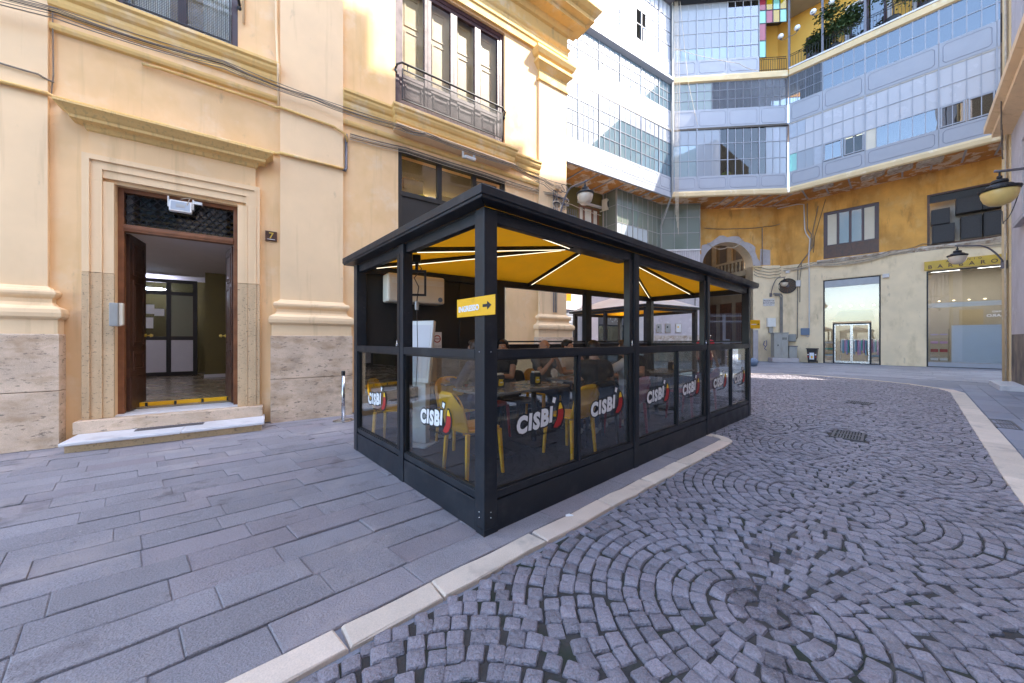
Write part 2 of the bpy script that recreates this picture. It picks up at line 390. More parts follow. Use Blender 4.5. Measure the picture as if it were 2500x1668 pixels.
class Frame:
    """plan frame: x along the front (left to right as seen), y into the building, z up"""
    def __init__(s, ox, oy, deg): s.o = Vector((ox, oy, 0)); s.a = math.radians(deg); s.M = Matrix.Translation(s.o) @ Matrix.Rotation(s.a, 4, 'Z')
    def w(s, x, y, z=0): return s.M @ Vector((x, y, z))
    def thing(s, name, label, cat, x=0, y=0, z=0, rz=0., group=None): return thing(name, label, cat, s.w(x, y, z), s.a + rz, group)
    def put(s, mb, name, m, label, cat, x=0, y=0, z=0, rz=0., group=None, smooth=False, bev=0):
        return tag(mb.build(name, m, None, s.w(x, y, z), (0, 0, s.a + rz), smooth, bev), label, cat, group)
def wall(x0, x1, z0, z1, holes, y0=0., y1=.4, back=True):
    """front with real openings; holes = (x0,x1,z0,z1)"""
    xs = sorted({x0, x1} | {v for h in holes for v in h[:2] if x0 < v < x1}); zs = sorted({z0, z1} | {v for h in holes for v in h[2:4] if z0 < v < z1})
    mb = MB(); nx, nz = len(xs) - 1, len(zs) - 1
    def solid(i, j):
        if not (0 <= i < nx and 0 <= j < nz): return False
        cx, cz = (xs[i] + xs[i + 1]) / 2, (zs[j] + zs[j + 1]) / 2
        return not any(h[0] < cx < h[1] and h[2] < cz < h[3] for h in holes)
    for i in range(nx):
        for j in range(nz):
            if not solid(i, j): continue
            a, b, c, d = xs[i], xs[i + 1], zs[j], zs[j + 1]
            mb.poly([(a, y0, c), (b, y0, c), (b, y0, d), (a, y0, d)])
            if back: mb.poly([(b, y1, c), (a, y1, c), (a, y1, d), (b, y1, d)])
            if not solid(i - 1, j): mb.poly([(a, y1, c), (a, y0, c), (a, y0, d), (a, y1, d)])
            if not solid(i + 1, j): mb.poly([(b, y0, c), (b, y1, c), (b, y1, d), (b, y0, d)])
            if not solid(i, j - 1): mb.poly([(a, y1, c), (b, y1, c), (b, y0, c), (a, y0, c)])
            if not solid(i, j + 1): mb.poly([(a, y0, d), (b, y0, d), (b, y1, d), (a, y1, d)])
    return mb
def shell(x0, x1, y0, y1, z0, z1):           # room open to -y
    mb = MB()
    mb.poly([(x0, y1, z0), (x1, y1, z0), (x1, y1, z1), (x0, y1, z1)]); mb.poly([(x0, y0, z0), (x0, y1, z0), (x0, y1, z1), (x0, y0, z1)])
    mb.poly([(x1, y0, z0), (x1, y1, z0), (x1, y1, z1), (x1, y0, z1)]); mb.poly([(x0, y0, z0), (x1, y0, z0), (x1, y1, z0), (x0, y1, z0)])
    mb.poly([(x0, y0, z1), (x1, y0, z1), (x1, y1, z1), (x0, y1, z1)]); return mb
def frame_rect(x0, x1, z0, z1, w, y0, y1, wb=None):
    wb = w if wb is None else wb
    mb = MB(); mb.box(x0, x0 + w, y0, y1, z0, z1); mb.box(x1 - w, x1, y0, y1, z0, z1)
    mb.box(x0 + w, x1 - w, y0, y1, z1 - w, z1); mb.box(x0 + w, x1 - w, y0, y1, z0, z0 + wb); return mb
UNIT = {}
def unit_pane(m):
    if m not in UNIT: UNIT[m] = MB().box(0, 1, -.5, .5, 0, 1).mesh('pane_' + m, m)
    return UNIT[m]
def pane(parent, x0, x1, z0, z1, y, m, t=.008, name='pane'):
    return link(name, unit_pane(m), parent, (x0, y, z0), None, 0, None, (x1 - x0, t, z1 - z0))
TMP = bpy.data.scenes.new('workbench')
def evaluated_mesh(o):                        # evaluate a curve or modifier on its own, away from the big scene
    TMP.collection.objects.link(o); TMP.view_layers[0].update(); dg = TMP.view_layers[0].depsgraph
    me = bpy.data.meshes.new_from_object(o.evaluated_get(dg)); bpy.data.objects.remove(o); return me
TXT = {}
def text_mb(txt, size, extrude=.002, offset=0., shear=0., space=1.0, align='CENTER'):
    key = (txt, size, extrude, offset, shear, space, align)
    if key not in TXT:
        cu = bpy.data.curves.new('lettering', 'FONT'); cu.body = txt; cu.size = size; cu.extrude = extrude; cu.offset = offset; cu.shear = shear
        cu.space_character = space; cu.align_x = align; cu.align_y = 'BOTTOM_BASELINE'; cu.resolution_u = 3
        me = evaluated_mesh(bpy.data.objects.new('lettering', cu))
        TXT[key] = ([tuple(v.co) for v in me.vertices], [tuple(p.vertices) for p in me.polygons]); bpy.data.meshes.remove(me)
    mb = MB(); mb.v = list(TXT[key][0]); mb.f = list(TXT[key][1])
    return mb.xf(Matrix.Rotation(PI / 2, 4, 'X'))      # x along, z up, facing -y
def cable(pts, r, sag=0., seg=10):
    """points joined by sagging spans"""
    out = []
    for a, b in zip(pts[:-1], pts[1:]):
        a = Vector(a); b = Vector(b)
        for i in range(seg):
            t = i / seg; p = a.lerp(b, t); p.z -= sag * 4 * t * (1 - t); out.append(p)
    out.append(Vector(pts[-1])); return MB().tube(out, r, 5)

# ------------------------------------------------------------------ the ground: sheet, cobbled street, pavements, kerbs
KA = math.radians(40.4); KD = Vector((math.cos(KA), math.sin(KA))); KN = Vector((-math.sin(KA), math.cos(KA)))   # street direction, towards the facade
K0 = Vector((-.690, 1.757))                   # a point on the middle of the near kerb
FA = math.radians(34.74); FD = Vector((math.cos(FA), math.sin(FA))); FN = Vector((-math.sin(FA), math.cos(FA)))
F0 = Vector((-4.244, 6.104))                  # facade wall foot
def kp(t, n): return K0 + KD * t + KN * n     # along the kerb, towards the facade
g = MB().box(-400, 400, -400, 400, -.40, -.06).build('ground', 'ground'); g['kind'] = 'structure'
def clip(poly, p, n):                         # keep the side n points to
    out = []
    for i in range(len(poly)):
        a, b = Vector(poly[i]), Vector(poly[(i + 1) % len(poly)]); da, db = (a - p).dot(n), (b - p).dot(n)
        if da >= 0: out.append(a)
        if (da >= 0) != (db >= 0): out.append(a + (b - a) * (da / (da - db)))
    return out
def area(p): return abs(sum(p[i][0] * p[(i + 1) % len(p)][1] - p[(i + 1) % len(p)][0] * p[i][1] for i in range(len(p)))) / 2
def stone_mb(poly, top, base=-.05, bev=.006, rough=.0):
    """one paving stone: worn edge, slightly uneven outline"""
    pts = []
    n = len(poly)
    for i in range(n):
        a, b = Vector(poly[i]), Vector(poly[(i + 1) % n]); L = (b - a).length
        k = max(1, min(5, int(L / .16))) if rough else 1
        nr = Vector((b.y - a.y, a.x - b.x)); nr = nr / max(nr.length, 1e-6)
        for j in range(k):
            q = a.lerp(b, j / k)
            if rough and j: q = q + nr * random.uniform(-rough, rough)
            pts.append(q)
    c = sum(pts, Vector((0, 0))) / len(pts)
    ins = lambda d: [p + (c - p).normalized() * d for p in pts]
    rs = [[(p.x, p.y, base) for p in pts], [(p.x, p.y, top - bev) for p in pts], [(p.x, p.y, top) for p in ins(bev * 1.4)]]
    return MB().rings(rs, True, True)
def tri_inset(poly, d):
    c = sum((Vector(p) for p in poly), Vector((0, 0))) / len(poly); out = []
    n = len(poly); ar = sum(poly[i][0] * poly[(i + 1) % n][1] - poly[(i + 1) % n][0] * poly[i][1] for i in range(n)); sg = 1 if ar > 0 else -1
    # offset every edge inwards
    L = []
    for i in range(n):
        a, b = Vector(poly[i]), Vector(poly[(i + 1) % n]); t = (b - a)
        if t.length < 1e-5: continue
        t.normalize(); nr = Vector((-t.y, t.x)) * sg; L.append((a + nr * d, t))
    m = len(L)
    for i in range(m):
        (p, t), (q, u) = L[i - 1], L[i]; den = t.x * u.y - t.y * u.x
        if abs(den) < 1e-4: out.append(q); continue
        s_ = ((q.x - p.x) * u.y - (q.y - p.y) * u.x) / den; out.append(p + t * s_)
    return out
def pix_area(c):                              # how large a spot of ground shows from the street corner
    d = max(c.y, .3); return 1 / d ** 3 if c.y > .3 and abs(c.x / c.y) < 1.6 else 0
class Pieces:
    """stones of one surface: the largest in view are objects, the rest one mesh"""
    def __init__(s, parent, name, m, limit=300): s.p = parent; s.n = name; s.m = m; s.lim = limit; s.L = []
    def add(s, mb, c, key=None): s.L.append((pix_area(Vector(c)) if key is None else key, mb))
    def done(s):
        s.L.sort(key=lambda t: -t[0])
        for k, mb in s.L[:s.lim]: mb.build(s.n, s.m, s.p)
        rest = MB(); tone = []
        for k, mb in s.L[s.lim:]:
            rest.merge(mb); tone += [random.random()] * len(mb.f)
        if rest.f:
            me = rest.mesh(s.n + '_field', s.m, recalc=False); a = me.attributes.new('tone', 'FLOAT', 'FACE'); a.data.foreach_set('value', tone)
            o = link(s.n + '_field', me, s.p); o['kind'] = 'stuff'
# kerb of the far side: straight along the street, round the corner, then along the shops
RK = [(-1.9, -2.75), (5.20, 3.55), (8.8, 6.65), (12.05, 9.45), (12.55, 10.1), (12.85, 11.3), (12.75, 12.7), (12.2, 14.1), (11.2, 14.75), (9.7, 14.75), (7.5, 14.0), (5.0, 12.9), (3.0, 11.9)]
RKV = [Vector(p) for p in RK]
TIP = 4.93                                    # where the near kerb ends, along the street
def inside_poly(p, poly):
    c = False; n = len(poly)
    for i in range(n):
        a, b = poly[i], poly[(i + 1) % n]
        if (a[1] > p[1]) != (b[1] > p[1]) and p[0] < (b[0] - a[0]) * (p[1] - a[1]) / (b[1] - a[1]) + a[0]: c = not c
    return c
STREET = [tuple(kp(-3.5, -.105)), (-1.9, -2.75)] + RK[1:] + [tuple(kp(TIP + 3.4, 3.6)), tuple(kp(TIP + .2, 1.5)), tuple(kp(TIP + .2, .2)), tuple(kp(TIP + .12, -.02)), tuple(kp(TIP - .05, -.105))]
bed = MB().slab([tuple(p) for p in STREET], -.07, -.016).build('cobbled_street', 'joint'); bed['kind'] = 'structure'; bed['label'] = 'dark basalt cobbles laid in rings'
cob = Pieces(bed, 'cobble', 'cobble')
C1 = Vector((1.33, 1.824)); CS = 1.94
cents = [C1 + KD * (CS * i) for i in range(-2, 9)] + [C1 + KD * (CS * (i + .5)) + KN * s for i in range(2, 9) for s in (-2.0, 1.75, 3.5)]
GRATES = [(5.05, 5.25, .62, .34, 0.75), (7.9, 7.95, .42, .34, .7), (8.35, 5.93, .95, .26, .72), (3.3, 9.3, .4, .3, .6)]
def in_grate(p, m=.05):
    for gx, gy, w, d, a in GRATES:
        q = p - Vector((gx, gy)); x = q.x * math.cos(a) + q.y * math.sin(a); y = -q.x * math.sin(a) + q.y * math.cos(a)
        if abs(x) < w / 2 + m and abs(y) < d / 2 + m: return True
    return False
def cobble_mb(c, ang, w, d, top):
    ex, ey = Vector((math.cos(ang), math.sin(ang))), Vector((-math.sin(ang), math.cos(ang))); j = lambda s=.07: 1 + random.uniform(-s, s)
    q = []
    for (sx, sy) in ((1, 1), (-1, 1), (-1, -1), (1, -1)):
        a, b = w / 2 * j(), d / 2 * j(); cut = .15 * j(.5)
        p1 = c + ex * (sx * a) + ey * (sy * b * (1 - cut)); p2 = c + ex * (sx * a * (1 - cut)) + ey * (sy * b)
        q += [p1, p2] if sx * sy > 0 else [p2, p1]
    ins = lambda k: [c + (p - c) * k for p in q]
    tl = Vector((random.uniform(-.05, .05), random.uniform(-.05, .05)))
    zz = lambda p, h: top + h + (p - c).dot(tl)
    rs = [[(p.x, p.y, -.03) for p in q], [(p.x, p.y, zz(p, -.011)) for p in q], [(p.x, p.y, zz(p, -.002)) for p in ins(.89)], [(p.x, p.y, zz(p, .002)) for p in ins(.42)]]
    return MB().rings(rs, True, True)
HASH = {}
def near_cob(p, lim=.3):
    i, j = int(p.x // .2), int(p.y // .2); best = lim
    for a in (-1, 0, 1):
        for b in (-1, 0, 1):
            for q in HASH.get((i + a, j + b), ()): best = min(best, (p - q).length)
    return best
def put_cob(p, ang, w, d):
    HASH.setdefault((int(p.x // .2), int(p.y // .2)), []).append(p); cob.add(cobble_mb(p, ang, w, d, random.uniform(-.005, .004)), p)
def seen(p): return p.y > .6 and abs(p.x / p.y) < 1.75 and inside_poly(p, STREET) and not in_grate(p)
for ci, c0 in enumerate(cents):
    for k in range(0, 23):
        r = .046 + .0895 * k; n = max(3, int(round(2 * PI * r / .090))); ph = random.random() * 6
        for i in range(n):
            a = ph + 2 * PI * i / n + random.uniform(-.02, .02) / max(r, .2)
            p = c0 + Vector((math.cos(a), math.sin(a))) * (r + random.uniform(-.004, .004))
            if not seen(p): continue
            dd = min((p - c).length for j, c in enumerate(cents) if j != ci)
            if r > dd + .03 or near_cob(p) < .063: continue
            put_cob(p, a, .0895 - random.uniform(.004, .011), 2 * PI * r / n - random.uniform(.004, .011))
cand = []
yy = .65
while yy < 14.5:
    st_ = .026 if yy < 5 else .05; xx = max(-1.4, -1.6 * yy)
    while xx < min(13, 1.6 * yy): cand.append(Vector((xx + random.uniform(-.01, .01), yy + random.uniform(-.01, .01)))); xx += st_
    yy += st_
for p in cand:                                 # small stones wedged into what the rings leave open
    if not seen(p): continue
    dn = near_cob(p)
    if dn < .068: continue
    cn = min(cents, key=lambda c: (p - c).length); q = p - cn; w = min(.086, max(.034, 2 * (dn - .038))); put_cob(p, math.atan2(q.y, q.x) + random.uniform(-.12, .12), w, w * random.uniform(.9, 1.1))
cob.done()
# iron gratings let into the cobbles
for i, (gx, gy, w, d, a) in enumerate(GRATES):
    t = thing('street_grating', ['iron drain grating with slots, nearest in the cobbled street', 'small square iron manhole cover beyond the drain grating', 'long iron drain grating beside the pale far kerb', 'small iron cover beside the second pavilion'][i], 'drain cover', (gx, gy, 0), a, 'iron covers in the cobbles')
    frame = MB(); frame.box(-w / 2, w / 2, -d / 2, -d / 2 + .03, -.04, .004); frame.box(-w / 2, w / 2, d / 2 - .03, d / 2, -.04, .004)
    frame.box(-w / 2, -w / 2 + .03, -d / 2 + .03, d / 2 - .03, -.04, .004); frame.box(w / 2 - .03, w / 2, -d / 2 + .03, d / 2 - .03, -.04, .004); frame.box(-.02, .02, -d / 2 + .03, d / 2 - .03, -.04, .003)
    frame.build('frame', 'cast_iron', t)
    nb = int((d - .08) / .032)
    for j in range(nb):
        y = -d / 2 + .045 + j * .032
        bar = MB(); bar.box(-w / 2 + .03, -.02, y, y + .016, -.03, 0); bar.box(.02, w / 2 - .03, y, y + .016, -.03, 0); bar.build('bar', 'cast_iron', t)

# near pavement: rows of basalt slabs, fanned between the kerb line and the facade line
PAVE = [tuple(kp(-4, .07)), tuple(kp(TIP + .2, .07)), tuple(kp(TIP + .4, 1.5)), tuple(kp(TIP + 3.5, 3.6)), tuple(F0 + FD * 9 + FN * .3), tuple(F0 - FD * 6 + FN * .3), (-9, -2)]
pav = MB().slab(PAVE, -.07, -.030).build('pavement', 'joint'); pav['kind'] = 'structure'; pav['label'] = 'grey basalt slabs in long rows'
ps = Pieces(pav, 'paving_slab', 'slab')
NR = 21
A = kp(-3.6, .09); B = kp(6.5, .09)
fa = F0 - FN * .12 + FD * ((A - F0).dot(FD)); fb = F0 - FN * .12 + FD * ((B - F0).dot(FD))
ex0, ex1 = A - KD * 5, B
def rowpt(k, t):                              # k row number (fraction), t 0..1 along
    u = k / NR; a = A.lerp(fa, u); b = B.lerp(fb, u); return a.lerp(b, t)
for k in range(NR):
    t = -.55 + random.random() * .06
    while t < 1.0:
        Lm = random.choice((.42, .48, .52, .56, .62, .70)) / 10.1
        t2 = t + Lm
        g0 = (.0075 if k < 7 else .0050) * NR / 5.4; e = .0010 / 10.1
        poly = [rowpt(k + g0, t + e), rowpt(k + g0, t2 - e), rowpt(k + 1 - g0, t2 - e - .0059), rowpt(k + 1 - g0, t + e - .0059)]
        t = t2
        c = sum(poly, Vector((0, 0))) / 4
        if c.y < .2 or abs(c.x / c.y) > 2.6: continue
        poly = clip(poly, kp(TIP + .1, 0), -KD + KN * .62)
        if len(poly) < 3 or area(poly) < .01: continue
        wear = .007 if k < 6 else .003
        ps.add(stone_mb(poly, random.uniform(-.007, .006), bev=.005 if k < 6 else .003, rough=wear), c)
ps.done()
# pale kerb stones of the near pavement, rounded at the end
kb = MB().slab([tuple(kp(-4, .06)), tuple(kp(-4, -.06)), tuple(kp(TIP, -.06)), tuple(kp(TIP, .06))], -.07, -.018).build('near_kerb', 'joint'); kb['kind'] = 'structure'; kb['label'] = 'pale limestone kerb beside the pavilion'
t = -3.2; W = .078
while t < TIP - .2:
    L = random.uniform(.42, .85); t2 = t + L if t + L < TIP - .35 else TIP - .12
    p = [kp(t + .004, -W), kp(t2 - .004, -W), kp(t2 - .004 + random.uniform(-.03, .03), W), kp(t + .004, W)]
    stone_mb(p, .011 + random.uniform(-.002, .002), bev=.008, rough=.007).build('kerb_stone', 'kerb', kb); t = t2 + .002
arc = [kp(TIP - .12, -W)] + [kp(TIP - .12 + .30 * math.sin(a), -W + .30 - .30 * math.cos(a)) for a in (.4, .8, 1.2, 1.57)]
inn = [kp(TIP - .12 + .16 * math.sin(a), -W + .30 - .16 * math.cos(a)) for a in (1.57, 1.2, .8, .4)] + [kp(TIP - .12, -W + .14)]
stone_mb(arc + inn, .011, bev=.006).build('kerb_stone', 'kerb', kb)
stone_mb([kp(TIP + .03, .23), kp(TIP + .18, .23), kp(TIP + .16, .95), kp(TIP + .02, .95)], .005, bev=.006).build('kerb_stone', 'kerb', kb)

# far pavement beyond the cobbles
fp = MB().box(-9, 36, -3, 32, -.058, -.0175).build('far_pavement', 'slab_right'); fp['kind'] = 'structure'; fp['label'] = 'bluish grey slabs in front of the shops'
pf = Pieces(fp, 'paving_slab', 'slab_right')
def beyond(p): return not inside_poly(p, STREET) and not inside_poly(p, PAVE)
def grid(o, ang, x0, x1, y0, y1, rw, test):
    ex, ey = Vector((math.cos(ang), math.sin(ang))), Vector((-math.sin(ang), math.cos(ang))); y = y0
    while y < y1:
        x = x0 + random.random() * .4; w = rw * random.uniform(.85, 1.2)
        while x < x1:
            L = random.uniform(.55, 1.15); q = [o + ex * a + ey * b for a, b in ((x, y), (x + L, y), (x + L, y + w), (x, y + w))]
            c = sum(q, Vector((0, 0))) / 4; x += L
            if test(c) and c.y > .6 and abs(c.x / c.y) < 1.6:
                pf.add(stone_mb(tri_inset(q, .004), random.uniform(-.008, -.003), bev=.004), c)
        y += w
QO = Vector((5.20, 3.55)); QA = math.radians(40.7)
corner = Vector((12.45, 9.8))
grid(QO, QA, -6, 16.5, -5.4, -.02, .40, lambda c: beyond(c) and (c - corner).dot(Vector((.95, -.3))) < 2.2 - .0 * c.x and c.y < 11.0)
grid(Vector((18.04, 23.52)), math.radians(-48), -4, 13, -9.5, 0, .42, lambda c: beyond(c) and not (((c - QO).dot(Vector((-math.sin(QA), math.cos(QA)))) < 0) and (c - corner).dot(Vector((.95, -.3))) < 2.2 and c.y < 11.0) and c.x > 8.5)
grid(Vector((1.7, 19.2)), math.radians(31.6), -6, 10, -7.5, 0, .42, lambda c: beyond(c) and c.x <= 8.5 and c.y > 10)
pf.done()
kbm = MB()
for i in range(len(RKV) - 1):
    a, b = RKV[i], RKV[i + 1]; nr = Vector((-(b - a).y, (b - a).x)).normalized() * .06; kbm.slab([a - nr, b - nr, b + nr, a + nr], -.05, -.0195 + .0002 * i)
fk = kbm.build('far_kerb', 'joint'); fk['kind'] = 'structure'; fk['label'] = 'pale kerb line curving round the cobbles'
for i in range(len(RKV) - 1):
    a, b = RKV[i], RKV[i + 1]; L = (b - a).length; n = max(1, int(L / .8)); wd = .125 if i < 4 else .075
    for j in range(n):
        p, q = a.lerp(b, j / n), a.lerp(b, (j + 1) / n); nr = Vector((-(q - p).y, (q - p).x)).normalized() * wd; e = (q - p).normalized() * .003
        if max(p.y, q.y) < .4: continue
        na = nr; 
        stone_mb([p + e - na, q - e - na, q - e + na, p + e + na], .008 + .0004 * i, bev=.005, rough=.004).build('kerb_stone', 'kerb', fk)

# ------------------------------------------------------------------ the cream palazzo on the left
FW = Frame(-4.244, 6.104, 34.74)
pz = FW.thing('palazzo', 'cream plastered palazzo with pilasters, doorway and shopfront behind the pavilion', 'building')
DOOR = (-1.83, -.43, .0, 3.68); UW = (-1.83, -.43, 6.27, 9.0); FRW = (2.18, 4.94, 6.45, 9.25); SHOP = (2.24, 4.97, 0., 5.51)
wl_ = wall(-6, 7.03, 0, 16, [DOOR, UW, FRW, SHOP], 0, .45).build('wall', 'plaster', pz)
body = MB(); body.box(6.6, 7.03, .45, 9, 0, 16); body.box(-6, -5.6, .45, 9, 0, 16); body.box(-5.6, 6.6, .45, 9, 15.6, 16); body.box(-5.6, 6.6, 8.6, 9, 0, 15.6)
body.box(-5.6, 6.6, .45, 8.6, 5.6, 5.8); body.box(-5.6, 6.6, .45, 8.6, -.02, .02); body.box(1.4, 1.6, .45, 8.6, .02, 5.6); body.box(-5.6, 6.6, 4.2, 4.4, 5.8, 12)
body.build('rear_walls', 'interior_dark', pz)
def pilaster(x0, x1):
    p = MB().box(x0, x1, -.06, .0, 2.14, 8.5).build('pilaster', 'plaster_pale', pz)
    a, b = x0 + .06, x1 - .06
    MB().mould(a, b, [(.2, 1.70), (.225, 1.73), (.23, 1.78), (.22, 1.83), (.185, 1.855), (.14, 1.875), (.115, 1.92), (.115, 1.97), (.145, 2.0), (.16, 2.03), (.16, 2.06), (.14, 2.09), (.10, 2.10), (.085, 2.12), (.06, 2.14)], 1, 1).build('base_moulding', 'plaster_pale', p)
    MB().mould(a, b, [(.185, 1.505), (.185, 1.70)], 1, 1).build('dado', 'plaster_pale', p)
    MB().mould(a, b, [(.2, .0), (.2, .738), (.192, .744)], 1, 1).build('travertine_block', 'travertine', p)
    MB().mould(a, b, [(.192, .752), (.2, .758), (.2, 1.494), (.19, 1.504)], 1, 1).build('travertine_block', 'travertine', p)
    MB().mould(a, b, [(.06, 8.48), (.10, 8.50), (.105, 8.55), (.07, 8.58), (.07, 8.80), (.11, 8.84), (.17, 8.92), (.20, 8.94), (.20, 9.02), (.15, 9.05), (.22, 9.10), (.26, 9.18), (.27, 9.20), (.27, 9.27), (.06, 9.30)], 1, 1).build('capital', 'moulding', p)
for x0, x1 in ((-3.44, -2.43), (.16, 1.17), (6.03, 7.03)): pilaster(x0, x1)
LEDGE = [(.02, 5.84), (.045, 5.86), (.045, 5.91), (.07, 5.93), (.085, 5.98), (.085, 6.03), (.12, 6.06), (.145, 6.11), (.145, 6.15), (.175, 6.18), (.175, 6.225), (.02, 6.25)]
for x0, x1 in ((-2.43, .16), (1.17, 6.03), (-6, -3.44)):
    MB().mould(x0, x1, LEDGE).build('ledge', 'moulding', pz)
    MB().mould(x0, x1, [(.0, 5.60), (.035, 5.62), (.045, 5.66), (.045, 5.70), (.0, 5.72)]).build('string_course', 'moulding', pz)
MB().mould(2.25, 4.95, [(o + .15, z) for o, z in LEDGE[:-1]] + [(.02, 6.26)], .6, .6).build('window_ledge', 'moulding', pz)
MB().mould(2.28, 4.92, [(.02, 5.76), (.30, 5.80), (.30, 5.838)], .5, .5).build('ledge_slab', 'plaster_pale', pz)
MB().mould(-6, 6.97, [(.0, 9.3), (.07, 9.3), (.07, 9.47), (.10, 9.49), (.10, 9.66), (.13, 9.70), (.15, 9.75), (.08, 9.77), (.08, 10.10), (.14, 10.13), (.18, 10.22), (.20, 10.26), (.45, 10.29), (.45, 10.38), (.48, 10.40), (.62, 10.43), (.62, 10.54), (.70, 10.60), (.78, 10.70), (.78, 10.77), (0, 10.83)], 0, 1).build('cornice', 'moulding', pz)
# --- door number 7
for s_, (a, b) in (('l', (-2.13, -1.83)), ('r', (-.43, -.13))):
    for z0, z1, m_, nm in ((.312, 2.372, 'stone_jamb', 'stone_jamb'), (2.376, 3.68, 'plaster_pale', 'door_jamb')):
        j = MB(); sg = 1 if s_ == 'l' else -1; e = a if s_ == 'l' else b
        X = lambda u, v: (min(e + sg * u, e + sg * v), max(e + sg * u, e + sg * v))
        for (u, v, o) in ((0, .05, .075), (.05, .075, .088), (.075, .17, .062), (.17, .19, .070), (.19, .30, .050)): j.box(*X(u, v), -o, 0 if v < .3 else .0, z0, z1)
        j.build(nm, m_, pz, bev=.004)
hd = MB()
for (u, v, o) in ((0, .05, .075), (.05, .075, .088), (.075, .17, .062), (.17, .19, .070), (.19, .30, .050)):
    hd.box(-2.13 + u, -.13 - u, -o, 0, 4.03 - v, 4.03 - u)
    hd.box(-2.13 + u, -2.13 + v, -o, 0, 3.68, 4.03 - v) if v < .3 else None; hd.box(-.13 - v, -.13 - u, -o, 0, 3.68, 4.03 - v) if v < .3 else None
hd.build('door_head', 'plaster_pale', pz)
MB().box(-2.07, -.19, -.05, .0, 4.034, 4.37).build('frieze', 'plaster', pz)
MB().mould(-2.02, -.24, [(.05, 4.345), (.075, 4.36), (.085, 4.40), (.10, 4.42), (.19, 4.435), (.19, 4.475), (.21, 4.49), (.25, 4.53), (.29, 4.56), (.30, 4.565), (.30, 4.59), (.03, 4.61)], 1, 1).build('door_cornice', 'moulding_streaked', pz)
MB().box(-2.17, -.09, -.21, .0, .147, .310).build('threshold_step', 'travertine', pz, bev=.006)
MB().box(-1.83, -.43, .0, .55, .147, .330).build('marble_sill', 'marble', pz)
MB().box(-2.10, -.10, -.66, -.02, .0, .098).build('step_base', 'stone_jamb', pz)
for a, b in ((-2.13, -1.02), (-1.016, -.06)): MB().box(a, b, -.735, -.01, .101, .146).build('marble_step', 'marble', pz, bev=.012)
gr = MB().box(-1.55, -.82, -.42, -.26, .1465, .1525)
for i in range(24): gr.box(-1.54 + i * .03, -1.528 + i * .03, -.415, -.265, .1525, .157)
gr.build('scraper_grate', 'cast_iron', pz)
hs = shell(-4.6, .9, .46, 7.2, .33, 3.27)
hs.build('hall_walls', 'interior_olive', pz)
MB().box(-4.59, .89, .46, 7.19, 3.245, 3.265).build('hall_ceiling', 'ceiling_white', pz); MB().box(-4.59, .89, .46, 7.19, .331, .36).build('hall_floor', 'hall_floor', pz)
MB().box(-1.42, .88, 5.0, 7.18, .361, 3.24).build('hall_pier', 'interior_olive', pz); MB().box(-1.44, .88, 4.97, 5.0, .361, .50).build('pier_skirting', 'marble', pz)
st = MB().box(-1.82, -.44, .56, .58, .335, .42).build('yellow_riser', 'sign_yellow', pz); MB().box(-4.55, .88, .581, 7.1, .361, .415).build('hall_floor', 'hall_floor', pz)
for i in range(4): MB().box(-1.64 + i * .34, -1.61 + i * .34, .553, .559, .34, .415).build('riser_mark', 'ink_black', st)
scn = MB()
for x in (-3.95, -3.05, -2.38, -1.82): scn.box(x, x + (.14 if x == -3.05 else .09), 6.17, 6.23, .42, 3.13)
for z in (.42, 1.43, 2.70, 3.04): scn.box(-3.95, -1.73, 6.175, 6.225, z, z + .10)
part = scn.build('hall_partition', 'black_panel', pz)
for i, (a, b) in enumerate(((-3.86, -3.055), (-2.905, -2.385), (-2.285, -1.825))):
    pane(part, a, b, .525, 1.425, 6.2, 'hall_panel', .02, 'panel'); pane(part, a, b, 1.535, 2.695, 6.2, ('hall_panel', 'glass_dark', 'glass_olive')[i], .02)
    pane(part, a, b, 2.805, 3.035, 6.2, 'glass_dark', .02)
for i, (x, z, w, h) in enumerate(((-2.86, 2.15, .24, .26), (-2.62, 2.1, .20, .2), (-2.84, 1.75, .2, .3))): MB().box(x, x + w, 6.182, 6.186, z, z + h).build('notice_paper', 'ink_white', part)
MB().box(-2.95, -2.55, 6.6, 6.66, 2.86, 2.92).build('ceiling_tube', 'tube_blue', pz); MB().box(-3.9, -3.0, 2.6, 2.7, 3.20, 3.24).build('ceiling_tube', 'tube_blue', pz)
# door frame, lattice and leaves
df = MB(); df.box(-1.83, -1.765, .10, .20, .332, 3.68); df.box(-.495, -.43, .10, .20, .332, 3.68); df.box(-1.765, -.495, .10, .20, 3.615, 3.68); df.box(-1.765, -.495, .085, .21, 3.04, 3.14); df.box(-1.765, -.495, .075, .085, 3.07, 3.11)
dfo = df.build('door_frame', 'wood_frame', pz, bev=.005)
lat = MB()
x0, x1, z0, z1 = -1.765, -.495, 3.14, 3.615
for k in range(-8, 22):
    for sg in (1, -1):
        pts = []
        for t in (0, 1):
            x = x0 + k * .10 + (t if sg > 0 else 1 - t) * .40; pts.append((x, z0 + t * (z1 - z0)))
        (xa, za), (xb, zb) = pts
        ts = [max(0, min(1, (x0 - xa) / (xb - xa))), max(0, min(1, (x1 - xa) / (xb - xa)))]; t0, t1 = min(ts), max(ts)
        if t1 - t0 < .05: continue
        lat.tube([(xa + (xb - xa) * t, .13 + .004 * sg, za + (zb - za) * t) for t in (t0, t1)], .006, 4)
lat.build('lattice_grille', 'iron', dfo)
pane(dfo, x0, x1, z0, z1, .17, 'glass_dark')
rs = MB()
for i in range(4): rs.box(-1.76, -.5, .35 + i * .05, .40 + i * .05, 3.2 + i * .1, 3.23 + i * .1)
rs.build('stair_slats', 'moulding', dfo)
MB().box(-2.55, .65, .62, 1.2, 3.275, 3.9).build('overdoor_void', 'interior_dark', pz)
